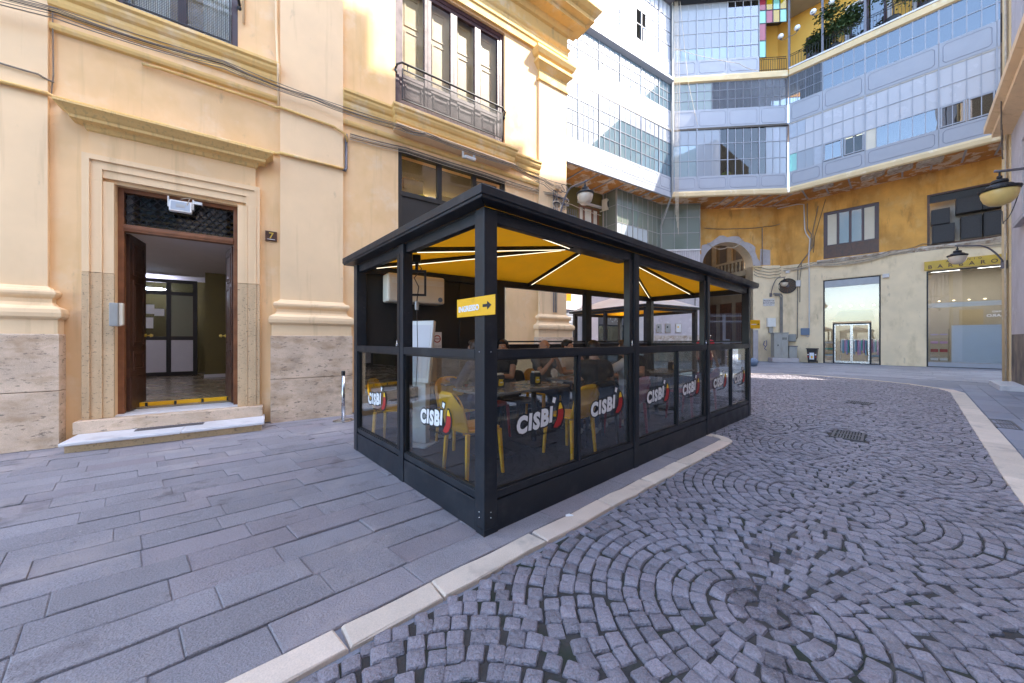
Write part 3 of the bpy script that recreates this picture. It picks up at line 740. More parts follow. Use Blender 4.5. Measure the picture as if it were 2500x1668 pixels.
def leaf(hx, sg, ang):
    lf = MB(); w = .62
    lf.box(0, w, -.03, .03, .345, 3.035)
    M_ = Matrix.Translation((hx, .24, 0)) @ Matrix.Rotation(ang, 4, 'Z') @ (Matrix.Scale(-1, 4, (1, 0, 0)) if sg < 0 else Matrix.Identity(4))
    l = lf.build('door_leaf', 'wood_dark', pz, M=Matrix.Identity(4)); 
    l.data.transform(M_); 
    for s2 in (-1, 1):
        for z0, z1 in ((.95, 1.25), (1.33, 2.35), (2.43, 2.93)):
            p = frame_rect(.10, w - .10, z0, z1, .035, s2 * .03 - .012, s2 * .03 + .012); p.box(.17, w - .17, s2 * .03 - .008, s2 * .03 + .008, z0 + .07, z1 - .07)
            p.xf(M_).build('door_panel', 'wood_dark', l, bev=.004)
        MB().box(.02, w - .02, s2 * .033 - .006, s2 * .033 + .006, .36, .86).xf(M_).build('kick_plate', 'wood_dark', l)
        MB().lathe([(.0, 0), (.025, .0), (.03, .02), (.01, .03), (.01, .06), (.03, .07), (.02, .1), (0, .1)], 10).xf(M_ @ Matrix.Translation((w - .06, s2 * .03, 1.5)) @ Matrix.Rotation(-s2 * PI / 2, 4, 'X')).build('handle', 'gold_sign', l)
leaf(-1.765, 1, math.radians(86)); leaf(-.495, -1, math.radians(-78))
# --- tall windows of the first floor
def mesh_rail(parent, x0, x1, z0, z1, y, m='iron'):
    r = MB(); r.tube([(x0 - .12, y + .10, z1 - .02), (x0 - .10, y, z1 + .05), (x0, y - .01, z1 + .12), (x1, y - .01, z1 + .12), (x1 + .10, y, z1 + .05), (x1 + .12, y + .10, z1 - .02)], .022, 8)
    for x in (x0 - .11, x1 + .11): r.ell((x, y + .08, z1 - .05), (.04, .04, .05), 8, 6)
    f = frame_rect(x0, x1, z0, z1, .022, y - .011, y + .011); r.merge(f)
    for x in (x0 + .12, x1 - .12): r.box(x - .01, x + .01, y - .01, y + .01, z1, z1 + .10)
    ro = r.build('railing', m, parent)
    w = MB(); n = int((x1 - x0) / .024)
    for i in range(1, n): w.box(x0 + i * .024 - .0022, x0 + i * .024 + .0022, y - .002, y + .002, z0 + .02, z1 - .02)
    for i in range(1, int((z1 - z0) / .024)): w.box(x0 + .02, x1 - .02, y - .0035, y - .001, z0 + i * .024 - .0022, z0 + i * .024 + .0022)
    w.build('wire_mesh', m, ro)
fw = frame_rect(2.18, 4.94, 6.45, 9.25, .10, .06, .20, .06)
fwo = fw.build('french_window', 'wood_purple', pz, bev=.006)
lw_ = (4.94 - 2.18 - .20) / 4
for i in range(4):
    a = 2.28 + i * lw_; b = a + lw_
    lf = frame_rect(a, b, 6.51, 9.15, .075 if i in (0, 3) else .085, .075, .15, .09); lf.box(a + .07, b - .07, .09, .14, 7.08, 7.16)
    l = lf.build('casement', 'wood_purple', fwo, bev=.005)
    kp_ = frame_rect(a + .13, b - .13, 6.66, 7.02, .03, .085, .11); kp_.box(a + .08, b - .08, .10, .13, 6.6, 7.08); kp_.build('kick_panel', 'wood_purple', fwo, bev=.004)
    pane(fwo, a + .075, b - .075, 7.16, 9.06, .11, 'glass_clear')
    sh = MB().box(a + .02, b - .02, .23, .26, 6.51, 9.2); sh.merge(frame_rect(a + .16, b - .16, 7.25, 8.25, .03, .215, .235)); sh.merge(frame_rect(a + .16, b - .16, 8.35, 9.0, .03, .215, .235)); sh.build('inner_shutter', 'shutter_wood', fwo)
mesh_rail(fwo, 2.30, 4.82, 6.50, 7.15, -.06)
uw = frame_rect(-1.83, -.43, 6.27, 9.0, .09, .08, .20).build('upper_window', 'wood_purple', pz, bev=.005)
MB().box(-1.18, -1.08, .09, .17, 6.36, 8.91).build('casement_stile', 'wood_purple', uw)
for a, b in ((-1.74, -1.18), (-1.08, -.52)): pane(uw, a, b, 6.36, 8.91, .13, 'glass_clear')
for a, b in ((-1.74, -1.3), (-.9, -.52)):
    cv = MB(); n = 24; cv.rings([[(a + (b - a) * i / n, .28 + .02 * math.sin(i * 1.7), z) for i in range(n + 1)] for z in (6.3, 8.9)], False, False); cv.build('curtain', 'curtain_cream', uw)
MB().box(-1.8, -.46, .6, .62, 6.2, 9).build('inner_blind', 'cardboard', uw)
mesh_rail(uw, -1.74, -.52, 6.32, 7.05, -.06)
# --- shopfront behind the pavilion
sf = MB(); sf.merge(frame_rect(2.24, 4.97, .0, 5.51, .09, .04, .16, .02))
for x in (3.14, 4.04): sf.box(x, x + .11, .05, .15, 4.62, 5.42)
sf.box(2.33, 4.88, .045, .155, 4.52, 4.62); sf.box(2.33, 4.88, .045, .155, 2.45, 2.55)
sfo = sf.build('shopfront', 'black_panel', pz, bev=.005)
MB().box(2.33, 4.88, .07, .13, 2.55, 4.52).build('fascia_panel', 'black_panel', sfo)
for z in (3.9, 3.2): MB().box(2.36, 4.85, .055, .07, z, z + .03).build('fascia_trim', 'black_panel', sfo)
for a, b in ((2.33, 3.14), (3.25, 4.04), (4.15, 4.88)): pane(sfo, a, b, 4.62, 5.42, .10, 'glass_clear')
for i, (a, b) in enumerate(((2.33, 2.98), (2.98, 3.63), (3.63, 4.26), (4.26, 4.88))):
    dl = frame_rect(a + .003, b - .003, .03, 2.44, .10, .06, .13, .7); dl.box(a + .1, b - .1, .065, .125, 1.78, 1.86)
    d = dl.build('shop_door', 'black_panel', sfo, bev=.004)
    for z0, z1 in ((.73, 1.78), (1.86, 2.34)): pane(d, a + .1, b - .1, z0, z1, .10, 'glass_dark')
MB().box(1.7, 6.5, .5, 2.6, 4.40, 4.50).build('mezzanine_shelf', 'interior', pz)
MB().box(1.62, 6.58, 2.6, 2.7, .03, 5.58).build('shop_back_wall', 'shop_back', pz)
MB().box(2.2, 5.0, 2.35, 2.55, 5.50, 5.56).build('strip_lamp', 'store_lamp', pz)
def carton(x, y, w, d, h, m, label, nm='cardboard_box', cat='box'):
    c = FW.thing(nm, label, cat, x, y, 4.502); MB().box(0, w, 0, d, 0, h).build('carton', m, c, bev=.01)
    if nm == 'cardboard_box':
        MB().box(w * .44, w * .56, -.002, d + .002, h + .0005, h + .002).build('tape', 'moulding', c); MB().box(w * .7, w * .85, -.003, -.001, h * .2, h * .35).build('paper_label', 'ink_white', c)
carton(2.50, .45, .46, .4, .62, 'cardboard', 'tall brown cardboard box in the leftmost shop transom window')
carton(2.36, .30, .30, .14, .30, 'cardboard', 'low brown carton at the left end of the transom shelf')
carton(3.02, .32, .24, .2, .26, 'parcel_white', 'small white parcel between the transom panes')
carton(3.32, .35, .40, .35, .36, 'cardboard', 'brown cardboard box behind the middle transom pane')
carton(3.74, .34, .36, .3, .22, 'parcel_white', 'flat white parcel behind the middle transom pane')
carton(4.3, .5, .4, .35, .5, 'cardboard', 'brown cardboard box behind the right transom pane')
b_ = MB(); b_.ell((0, 0, .13), (.14, .1, .13), 14, 10); b_.v = [(x + .02 * math.sin(z * 60 + x * 50), y + .015 * math.sin(x * 70), z) for x, y, z in b_.v]
FW.put(b_, 'plastic_bag', 'bag_yellow', 'crumpled yellow bag on the shelf behind the left transom pane', 'bag', 2.88, .33, 4.503, smooth=True)

# --- fittings on the palazzo
np_ = FW.thing('number_plate', 'brown enamel house number plate reading 7 beside the door', 'number plate', .03, -.0, 3.24)
MB().box(-.085, .085, -.03, -.001, -.085, .085).build('plate', 'wood_dark', np_, bev=.006)
tm = text_mb('7', .15, .001, .001); tm.build('numeral', 'gold_sign', np_, loc=(0, -.0325, -.045)); MB().box(-.055, .055, -.0335, -.0305, -.062, -.056).build('underline', 'ink_white', np_)
ib = FW.thing('intercom_box', 'beige metal intercom box on the left stone jamb of the door', 'intercom', -1.80, -.09, 1.62)
MB().prism([(-.045, 0), (.045, 0), (.045, .33), (-.045, .33)], -.10, .02).build('housing', 'grey_box', ib, bev=.01)
MB().prism([(.046, .0), (.085, .02), (.085, .33), (.046, .33)], -.08, .0).build('hood', 'cream_plastic', ib, bev=.006)
def floodlight(x, y, z, rx, label):
    f = FW.thing('floodlight', label, 'floodlight', x, y, z, 0, 'white floodlights on the palazzo')
    R_ = Matrix.Rotation(rx, 4, 'X')
    MB().box(-.13, .13, -.03, .03, -.09, .09).xf(R_).build('housing', 'white_plastic', f, bev=.008); MB().box(-.11, .11, -.034, -.031, -.07, .07).xf(R_).build('lens', 'glass_frost', f)
    MB().box(-.05, .05, -.037, -.0345, -.025, .025).xf(R_).build('led_chip', 'grey_box', f)
    MB().box(-.15, -.135, -.01, .06, -.02, .14).build('bracket', 'white_plastic', f); MB().box(.135, .15, -.01, .06, -.02, .14).build('bracket', 'white_plastic', f)
    return f
floodlight(-1.13, -.01, 3.50, math.radians(-12), 'white square floodlight in the lattice above door 7')
floodlight(3.75, -.32, 5.58, math.radians(-70), 'grey floodlight under the ledge above the shopfront')
FW.put(MB().box(-.05, .05, -.02, .02, -.02, .02), 'junction_box', 'white_plastic', 'small white cable box beside the floodlight over the door', 'junction box', -.93, .0, 3.60)
FW.put(cable([(-1.0, -.01, 3.6), (-1.06, -.04, 3.53), (-1.02, -.02, 3.66), (-1.13, -.02, 3.62)], .005), 'lamp_cable', 'cable_pale', 'thin pale cable looped beside the floodlight over the door', 'cable')
FW.put(MB().tube([(-6, -.03, 4.705), (-3.5, -.03, 4.705), (-3.45, -.09, 4.705), (-2.42, -.09, 4.705), (-2.38, -.03, 4.705), (.12, -.03, 4.705), (.16, -.09, 4.705), (1.17, -.09, 4.705)], .026, 8), 'conduit', 'moulding', 'long plaster coloured pipe above the door cornice', 'pipe', smooth=True)
FW.put(MB().tube([(-1.55, -.03, 5.53), (-1.35, -.05, 5.535), (-.1, -.045, 5.52), (.10, -.05, 5.50), (.18, -.09, 5.50), (1.0, -.09, 5.46), (1.2, -.1, 5.38), (1.25, -.06, 5.26)], .022, 8), 'conduit', 'moulding', 'plaster coloured pipe below the string course above the door', 'pipe', smooth=True)
FW.put(MB().tube([(.10, -.045, 9.2), (.10, -.045, 7.0), (.12, -.07, 6.3), (.13, -.21, 6.15), (.13, -.20, 5.9), (.14, -.06, 5.75), (.14, -.05, 5.50)], .02, 8), 'conduit', 'plaster_pale', 'upright pale pipe beside the middle pilaster', 'pipe', smooth=True)
FW.put(MB().tube([(-.35, -.03, 9.2), (-.35, -.03, 6.75)], .018, 8), 'conduit', 'plaster_pale', 'short upright pipe right of the upper left window', 'pipe', smooth=True)
FW.put(MB().tube([(1.23, -.03, 5.42), (1.23, -.03, 4.76), (1.21, -.05, 4.70), (1.15, -.09, 4.70)], .024, 8), 'conduit', 'iron_grey', 'short dark upright pipe right of the middle pilaster', 'pipe', smooth=True)
FW.put(cable([(-2.4, -.03, 6.2), (-2.39, -.03, 5.0), (-2.41, -.02, 4.75)], .008), 'wall_cable', 'cable', 'thin dark cable down the edge of the left pilaster', 'cable')
FW.put(cable([(-3.3, -.08, 4.98), (-2.5, -.085, 4.93), (-2.38, -.04, 4.90)], .012, .01), 'wall_cable', 'cable', 'short sagging cable across the left pilaster', 'cable')
random.seed(3)
for i in range(9):
    dz = random.uniform(-.16, .13); dy = random.uniform(0, .06)
    pts = [(-4.6, -.20 - dy, 5.55 + dz), (-2.3, -.22 - dy, 5.72 + dz * .8), (-.6, -.24 - dy, 5.80 + dz * .7), (.66, -.15 - dy, 5.80 + dz * .5), (2.2, -.30 - dy, 5.74 + dz * .6), (2.7, -.36 - dy, 5.74 + dz * .4), (4.9, -.36 - dy, 5.72 + dz * .4), (6.1, -.16 - dy, 5.70 + dz), (6.7, -.18 - dy, 5.62 + dz * 2)]
    FW.put(cable(pts, random.uniform(.003, .008), random.uniform(.003, .06)), 'cable_run', ('cable', 'cable_dark', 'cable_pale', 'cable')[i % 4], 'grey cable in the loose bundle strung under the palazzo ledge', 'cable', group='cables strung along the palazzo')
for i in range(4):
    z = 5.50 - i * .035; FW.put(cable([(1.3, -.03, z - .05), (2.4, -.035, z + .02), (4.3, -.03, z + .02), (6.0, -.03, z), (6.5, -.09, z + .02)], .012 if i < 2 else .007, .012), 'cable_run', 'cable_pale' if i % 2 else 'cable', 'pale cable clipped to the wall above the shop transom', 'cable', group='cables clipped above the shopfront')
# knot of wires and brackets on the corner pilaster
for i in range(8):
    cx_, cz_ = random.uniform(6.45, 6.95), random.uniform(5.15, 5.75); r_ = random.uniform(.07, .17)
    pts = [(cx_ + r_ * math.cos(a * .7) * (1 + .15 * math.sin(a * 2 + i)), -.10 - .02 * i * .3 - .01 * math.sin(a), cz_ + r_ * .7 * math.sin(a * .7)) for a in range(0, 11)]
    FW.put(MB().tube(pts, random.uniform(.006, .012), 5), 'wire_coil', ('cable', 'cable_pale', 'cable_dark')[i % 3], 'coil of old wire in the tangle on the corner pilaster', 'wire', group='wire coils on the corner pilaster')
for i, (x, w_) in enumerate(((6.52, .014), (6.58, .018), (6.63, .012))):
    FW.put(MB().tube([(x, -.085 - .01 * i, 5.6), (x + .01, -.085 - .01 * i, 4.6), (x, -.09, 2.2)], w_, 6), 'down_pipe', ('iron_grey', 'cable', 'pipe_grey')[i], ('dark thin pipe down the corner pilaster', 'brown cable pipe down the corner pilaster', 'grey pipe beside the lamp bracket on the corner pilaster')[i], 'pipe')
FW.put(MB().box(-.09, .09, -.12, 0, -.10, .10), 'junction_box', 'plaster_pale', 'pale cable box above the wire tangle on the corner pilaster', 'junction box', 6.62, -.06, 5.72, bev=.01)
FW.put(MB().box(-.16, .16, -.14, 0, -.28, .28), 'meter_cabinet', 'grey_box', 'grey cabinet on the corner pilaster behind the street lamp', 'cabinet', 6.84, -.06, 4.55, bev=.01)
FW.put(MB().box(6.5, 7.08, -.12, -.065, 5.28, 5.32).box(6.5, 7.08, -.12, -.065, 5.44, 5.47), 'cable_bracket', 'iron_grey', 'rusty iron cable bracket across the corner pilaster', 'bracket')

def street_lamp(label, base, top, arm_dir, dia=.46, bowl='lamp_milk'):
    """wall bracket, curved arm, bell cap and milky bowl; base = foot of the bracket, top = lamp hook"""
    t = thing('wall_lamp', label, 'street lamp', base, 0, 'bracket lamps on the walls')
    b = Vector(base); h = Vector(top) - b
    ar = MB(); pts = []
    for i in range(13):
        u = i / 12; c = math.sin(min(u * 1.6, 1) * PI / 2)
        pts.append((h.x * u ** 1.2, h.y * u ** 1.2, h.z * c))
    ex = Vector((h.x, h.y, 0)).normalized() * .06; pts.append((h.x + ex.x, h.y + ex.y, h.z + .01))
    ar.tube(pts, .024, 8); ar.build('arm', 'iron_grey', t, smooth=True)
    MB().box(-.05, .05, -.05, .05, -.16, .10).build('wall_bracket', 'iron_grey', t)
    L = Vector((h.x, h.y, h.z)); r = dia / 2
    MB().lathe([(.0, .0), (.012, .0), (.012, -.08), (.03, -.085), (.035, -.12), (.02, -.13), (.09, -.16), (.10, -.20), (.08, -.22), (.15, -.25), (.17, -.28), (r, -.30), (r, -.33), (r * .95, -.35), (r * .9, -.33)], 20).build('cap', 'iron', t, loc=L, smooth=False)
    MB().lathe([(r * .88, -.335), (r * .90, -.37), (r * .86, -.44), (r * .74, -.52), (r * .5, -.58), (r * .2, -.605), (0.001, -.61)], 20).build('bowl', bowl, t, loc=L, smooth=True)
street_lamp('bracket street lamp with milky bowl on the corner pilaster above the pavilion roof', FW.w(6.62, -.10, 4.4), FW.w(6.75, -1.05, 5.55), 0, .45)
# steel bollard by the wall
bo = thing('bollard', 'brushed steel barrier post on a round base beside the pavilion', 'bollard', (-2.97, 6.15, 0))
MB().lathe([(.165, .0), (.165, .012), (.15, .02), (.03, .03)], 28).build('base', 'steel', bo, smooth=False); MB().lathe([(.03, .03), (.03, .80)], 20).build('post', 'steel', bo, smooth=True); MB().lathe([(.032, .80), (.032, .87), (.028, .88), (.0, .88)], 20).build('head', 'black_metal', bo)

# ------------------------------------------------------------------ the dining pavilion
PV = Frame(-.20, 2.52, 40.91)
NL, RL, FL, LL = Vector((0, 0)), Vector((6.245, 0)), Vector((6.153, 1.985)), Vector((-.07, 2.774))
pvl = PV.thing('dining_pavilion', 'anthracite glazed dining pavilion with yellow lining, nearest the camera', 'pavilion')
SIDES = {'front': (NL, RL), 'right': (RL, FL), 'back': (FL, LL), 'left': (LL, NL)}
def edge_mb(a, b, s0, s1, o0, o1, z0, z1):    # box along an edge: s from a, o inwards
    t = (b - a).normalized(); n = Vector((-t.y, t.x)); p = lambda s, o: a + t * s + n * o
    return MB().slab([p(s0, o0), p(s1, o0), p(s1, o1), p(s0, o1)], z0, z1)
def elen(k): a, b = SIDES[k]; return (b - a).length
def edge(k, s0, s1, o0, o1, z0, z1, name, m, parent=None, bev=.003):
    a, b = SIDES[k]; return edge_mb(a, b, s0, s1, o0, o1, z0, z1).build(name, m, parent or pvl, bev=bev)
# posts
for c, (sx, sy) in ((NL, (1, 1)), (RL, (-1, 1)), (FL, (-1, -1)), (LL, (1, -1))):
    p = MB(); x0, x1 = sorted((c.x, c.x + sx * .12)); y0, y1 = sorted((c.y, c.y + sy * .12)); p.box(x0, x1, y0, y1, .0, 2.388); po = p.build('post', 'anthracite', pvl, bev=.004)
    if c is NL:
        for (x, y) in ((-.001, .06), (.06, -.001)):
            for z in (1.335, .16, .12): MB().ell((x, y, z), (.004, .004, .004), 6, 4).build('screw', 'steel', po)
        MB().box(-.004, .125, -.004, .10, .0, .045).build('foot_plate', 'anthracite', po)
POSTS = {'front': (2.08, 4.15), 'left': (1.385,), 'back': (2.05, 4.1), 'right': ()}
for k, L in POSTS.items():
    for s in L:
        po = edge(k, s - .03, s + .075, -.004, .10, .0, 2.388, 'post', 'anthracite')
        edge(k, s - .10, s - .032, .012, .085, .30, 2.31, 'sliding_track', 'black_metal', po)
        edge(k, s - .012, s - .004, -.008, -.0045, .3, 2.3, 'groove', 'black_metal', po, 0)
        a, b = SIDES[k]; t = (b - a).normalized(); q = a + t * (s - .07); MB().lathe([(.012, 0), (.014, .02), (.006, .03), (.006, .05), (.012, .06), (0, .065)], 8, (q.x, q.y, 1.36)).build('latch', 'steel', po)
# skirts, rails, beams
for k in SIDES:
    L = elen(k); S = [0] + list(POSTS[k]) + [L]
    edge(k, .12, L - .12, .03, .09, 2.30, 2.387, 'top_beam', 'anthracite')
    edge(k, .12, L - .12, .02, .10, 2.385, 2.40, 'gutter', 'black_metal')
    for i in range(len(S) - 1):
        a = .12 if i == 0 else S[i] + .075; b = L - .12 if i == len(S) - 2 else S[i + 1] - .031
        edge(k, a, b, .004, .075, .0, .228, 'skirt_panel', 'anthracite', bev=.004)
        edge(k, a, b, .006, .07, .24, .297, 'sill_rail', 'anthracite')
        if not (k == 'back' and i == len(S) - 2):
            edge(k, a, b, .0, .07, 1.281, 1.352, 'hand_rail', 'anthracite')
LG_W = .26
def logo(parent, k, s, z, sc_=1.0, slope=0.):
    """white bubble lettering, red chilli with a yellow tip, dark caption below"""
    a, b = SIDES[k]; t = (b - a).normalized(); n = Vector((-t.y, t.x)); p = a + t * s
    M_ = Matrix.Translation((p.x, p.y, z)) @ Matrix.Rotation(math.atan2(t.y, t.x), 4, 'Z') @ Matrix.Scale(sc_, 4)
    def put(mb, y, nm, m): return mb.xf(M_ @ Matrix.Translation((0, y, 0))).build(nm, m, parent)
    out, wh = MB(), MB(); x = -.27
    for ch, dz, s2 in (('C', .0, 1.0), ('I', .006, .97), ('S', .0, 1.0), ('B', .006, 1.05), ('I', .022, .97)):
        core = text_mb(ch, .185 * s2, .0005, .0105, .10, 1.0, 'LEFT'); lo_ = min(v[0] for v in core.v); hi_ = max(v[0] for v in core.v); T = Matrix.Translation((x - lo_, 0, dz + (x + .27) * .04))
        wh.merge(core.xf(T)); out.merge(text_mb(ch, .185 * s2, .0005, .0240, .10, 1.0, 'LEFT').xf(T)); x += hi_ - lo_ + .006
    sx_ = .435 / (x + .27); wh.v = [((p[0] + .27) * sx_ - .27, p[1], p[2]) for p in wh.v]; out.v = [((p[0] + .27) * sx_ - .27, p[1], p[2]) for p in out.v]
    # grave accent
    out.prism([(.135, .205), (.190, .180), (.216, .250), (.150, .262)], -.0005, .0005); wh.prism([(.150, .208), (.184, .192), (.203, .240), (.163, .250)], -.0005, .0005)
    chil = [(.168, -.020), (.215, -.028), (.262, -.006), (.292, .045), (.302, .10), (.292, .134), (.232, .130), (.228, .085), (.214, .045), (.190, .018)]
    out.prism([(.146, -.026), (.215, -.050), (.282, -.022), (.316, .040), (.324, .105), (.310, .152), (.276, .204), (.244, .206), (.214, .150), (.208, .085), (.200, .040)], -.0005, .0005); tip = [(.233, .133), (.291, .137), (.280, .162), (.264, .190), (.250, .190), (.238, .160)]
    lo = put(out, -.0018, 'logo_outline', 'ink_black'); put(wh, -.0032, 'logo_lettering', 'ink_white')
    put(MB().prism(chil, -.0005, .0005), -.0034, 'logo_chilli', 'ink_red'); put(MB().prism(tip, -.0005, .0005), -.0036, 'logo_tip', 'ink_yellow')
    put(text_mb('NEAPOLITAN FAST FOOD', .026, .0004, .0012, 0, 1.0, 'LEFT').xf(Matrix.Translation((-.10, 0, -.062))), -.0018, 'logo_caption', 'ink_black')
def glazing(k, s0, s1, mull, logos, z0=.297, z1=1.281):
    a, b = SIDES[k]; S = [s0] + list(mull) + [s1]
    for i in range(len(S) - 1):
        u = S[i] + (.018 if i else .0); v = S[i + 1] - (.018 if i < len(S) - 2 else 0)
        fr = MB(); w = .014
        for args in ((u, u + w, z0, z1), (v - w, v, z0, z1), (u + w, v - w, z0, z0 + w), (u + w, v - w, z1 - w, z1)): fr.merge(edge_mb(a, b, args[0], args[1], .022, .050, args[2], args[3]))
        g_ = edge_mb(a, b, u + .005, v - .005, .032, .040, z0 + .004, z1 - .004).build('glass_panel', 'glass_pavilion', pvl)
        fr.build('glazing_bead', 'black_metal', g_)
        if logos and logos[i]:
            logo(g_, k, u + (v - u) * logos[i][0], logos[i][1], logos[i][2])
            for ch in [c for c in g_.children if c.name.startswith('logo')]:
                t = (b - a).normalized(); n = Vector((-t.y, t.x)) * .0315; ch.data.transform(Matrix.Translation((n.x, n.y, 0)))
    for m_ in mull: edge(k, m_ - .018, m_ + .018, .008, .065, z0 - .001, z1 + .001, 'mullion', 'anthracite')
glazing('front', .12, 2.049 - .07, (1.105,), [(.50, .68, .98), (.52, .68, .98)])
glazing('front', 2.155, 4.119 - .07, (3.17,), [(.50, .68, .98), (.50, .68, .98)])
glazing('front', 4.225, 6.125, (5.24,), [(.50, .68, .98), (.50, .68, .98)])
Ll = elen('left')
glazing('left', .12, 1.354 - .07, (), [(.48, .66, .92)]); glazing('left', 1.46, Ll - .12, (), [(.46, .66, .92)])
Lb = elen('back'); Lr = elen('right')
glazing('right', .12, Lr - .12, (Lr / 2,), None)
glazing('back', .12, 2.019 - .07, (), None); glazing('back', 2.125, 4.069 - .07, (3.0,), None)
# closed dark panel at the back left, with trims
edge('back', 4.176, Lb - .12, .03, .06, .297, 2.30, 'back_panel', 'black_panel')
for s in (4.35, 4.75): edge('back', s, s + .05, .06, .075, .30, 2.30, 'panel_trim', 'black_panel')
# upper guide rails left open, thin cord
edge('back', .15, 4.05, .045, .07, 1.385, 1.41, 'guide_rail', 'black_metal'); edge('right', .15, Lr - .15, .045, .07, 1.385, 1.41, 'guide_rail', 'black_metal')
# floor deck
MB().slab([(.08, .08), (6.16, .08), (6.08, 1.9), (0.02, 2.69)], .0, .10).build('floor_deck', 'pav_floor', pvl)
# roof: deep fascia, lining, cloth, ridge plate, rafters with light strips
def off_poly(d, pts=(NL, RL, FL, LL)): return tri_inset([tuple(p) for p in pts], -d)
OP = off_poly(.095); IP = off_poly(-.03); LP = off_poly(-.02)
for i in range(4):
    j = (i + 1) % 4
    MB().slab([OP[i], OP[j], IP[j], IP[i]], 2.402, 2.475).build('roof_fascia', 'anthracite', pvl, bev=.006)
    e0, e1 = OP[i], OP[j]; o2 = off_poly(.105); MB().slab([o2[i], o2[j], OP[j], OP[i]], 2.425, 2.492).build('roof_edge', 'anthracite', pvl, bev=.004)
RA, RB, RZ = Vector((2.55, 1.28)), Vector((3.75, 1.13)), 2.80
def hip(poly, z, rz, name, m):
    mb = MB(); p = [(*q, z) for q in poly]; a, b = (*RA, rz), (*RB, rz)
    for f in ([p[0], p[1], b, a], [p[1], p[2], b], [p[2], p[3], a, b], [p[3], p[0], a]): mb.poly(f)
    return mb.build(name, m, pvl)
hip([tuple(q) for q in off_poly(-.005)], 2.405, RZ + .03, 'lining', 'yellow_fabric'); hip([tuple(q) for q in off_poly(.09)], 2.477, RZ + .10, 'roof_cloth', 'roof_cloth')
MB().box(2.45, 3.85, 1.09, 1.33, RZ - .055, RZ + .0).build('ridge_plate', 'anthracite', pvl, bev=.004)
mid = lambda a, b, f=.5: a.lerp(b, f)
RAFT = [(RA, NL + Vector((.08, .08)), 1), (RA, mid(LL, NL, .46) + Vector((.08, 0)), 1), (RA, LL + Vector((.08, -.08)), 1), (RA + Vector((.25, 0)), mid(FL, LL, .56) - Vector((0, .08)), 1), (RB, FL - Vector((.08, .08)), 1), (RB, mid(RL, FL, .5) - Vector((.08, 0)), 1), (RB, RL + Vector((-.08, .08)), 1)]
for a, b, led in RAFT:
    A3, B3 = Vector((*a, RZ - .01)), Vector((*b, 2.375)); t = (B3 - A3).normalized(); sd_ = t.cross(Vector((0, 0, 1))).normalized(); up = sd_.cross(t)
    def bar(w, h, dz, p, q, nm, m, par):
        P, Q = A3.lerp(B3, p), A3.lerp(B3, q); mb = MB(); rs_ = []
        for X in (P, Q): rs_.append([X + sd_ * (w / 2) + up * dz, X - sd_ * (w / 2) + up * dz, X - sd_ * (w / 2) + up * (dz + h), X + sd_ * (w / 2) + up * (dz + h)])
        return mb.rings(rs_).build(nm, m, par)
    r_ = bar(.045, .05, -.03, 0, 1, 'rafter', 'anthracite', pvl); bar(.006, .005, -.036, .06, .94, 'light_strip', 'led', r_)
def board_sign(label, org, rz, w, h):
    b = thing('entrance_sign', label, 'sign', org, rz, 'yellow entrance signs')
    MB().box(0, w, -.004, .004, -h / 2, h / 2).build('board', 'sign_yellow', b, bev=.003); s_ = w / .50
    tx = text_mb('INGRESSO', .062 * s_, .0008, .0026 * s_, 0, .98, 'LEFT'); tx.xf(Matrix.Translation((.028 * s_, -.0052, -.032 * s_)) @ Matrix.Rotation(-math.radians(1), 4, 'Y')).build('lettering', 'ink_white', b)
    a = [(0, -.011), (.055, -.011), (.055, -.032), (.105, .0), (.055, .032), (.055, .011), (0, .011)]
    MB().prism([((x + .355) * s_, z * s_) for x, z in a], -.0062, -.0045).build('arrow', 'anthracite', b)
    fr_ = frame_rect(.215 * s_, .245 * s_, .036 * s_, .058 * s_, .002, -.0056, -.0045); fr_.build('emblem', 'gold_sign', b)
la = math.atan2((NL - LL).y, (NL - LL).x)
sp = PV.w(*(LL + (NL - LL).normalized() * (Ll - .33)), 1.668); sn = Vector((math.sin(PV.a + la), -math.cos(PV.a + la), 0))
board_sign('yellow INGRESSO sign with arrow on the near corner post', sp + sn * .012, PV.a + la, .47, .140)
board_sign('small yellow INGRESSO sign on the far right post of the pavilion', PV.w(6.14, -.02, 1.72), math.radians(8), .20, .16)

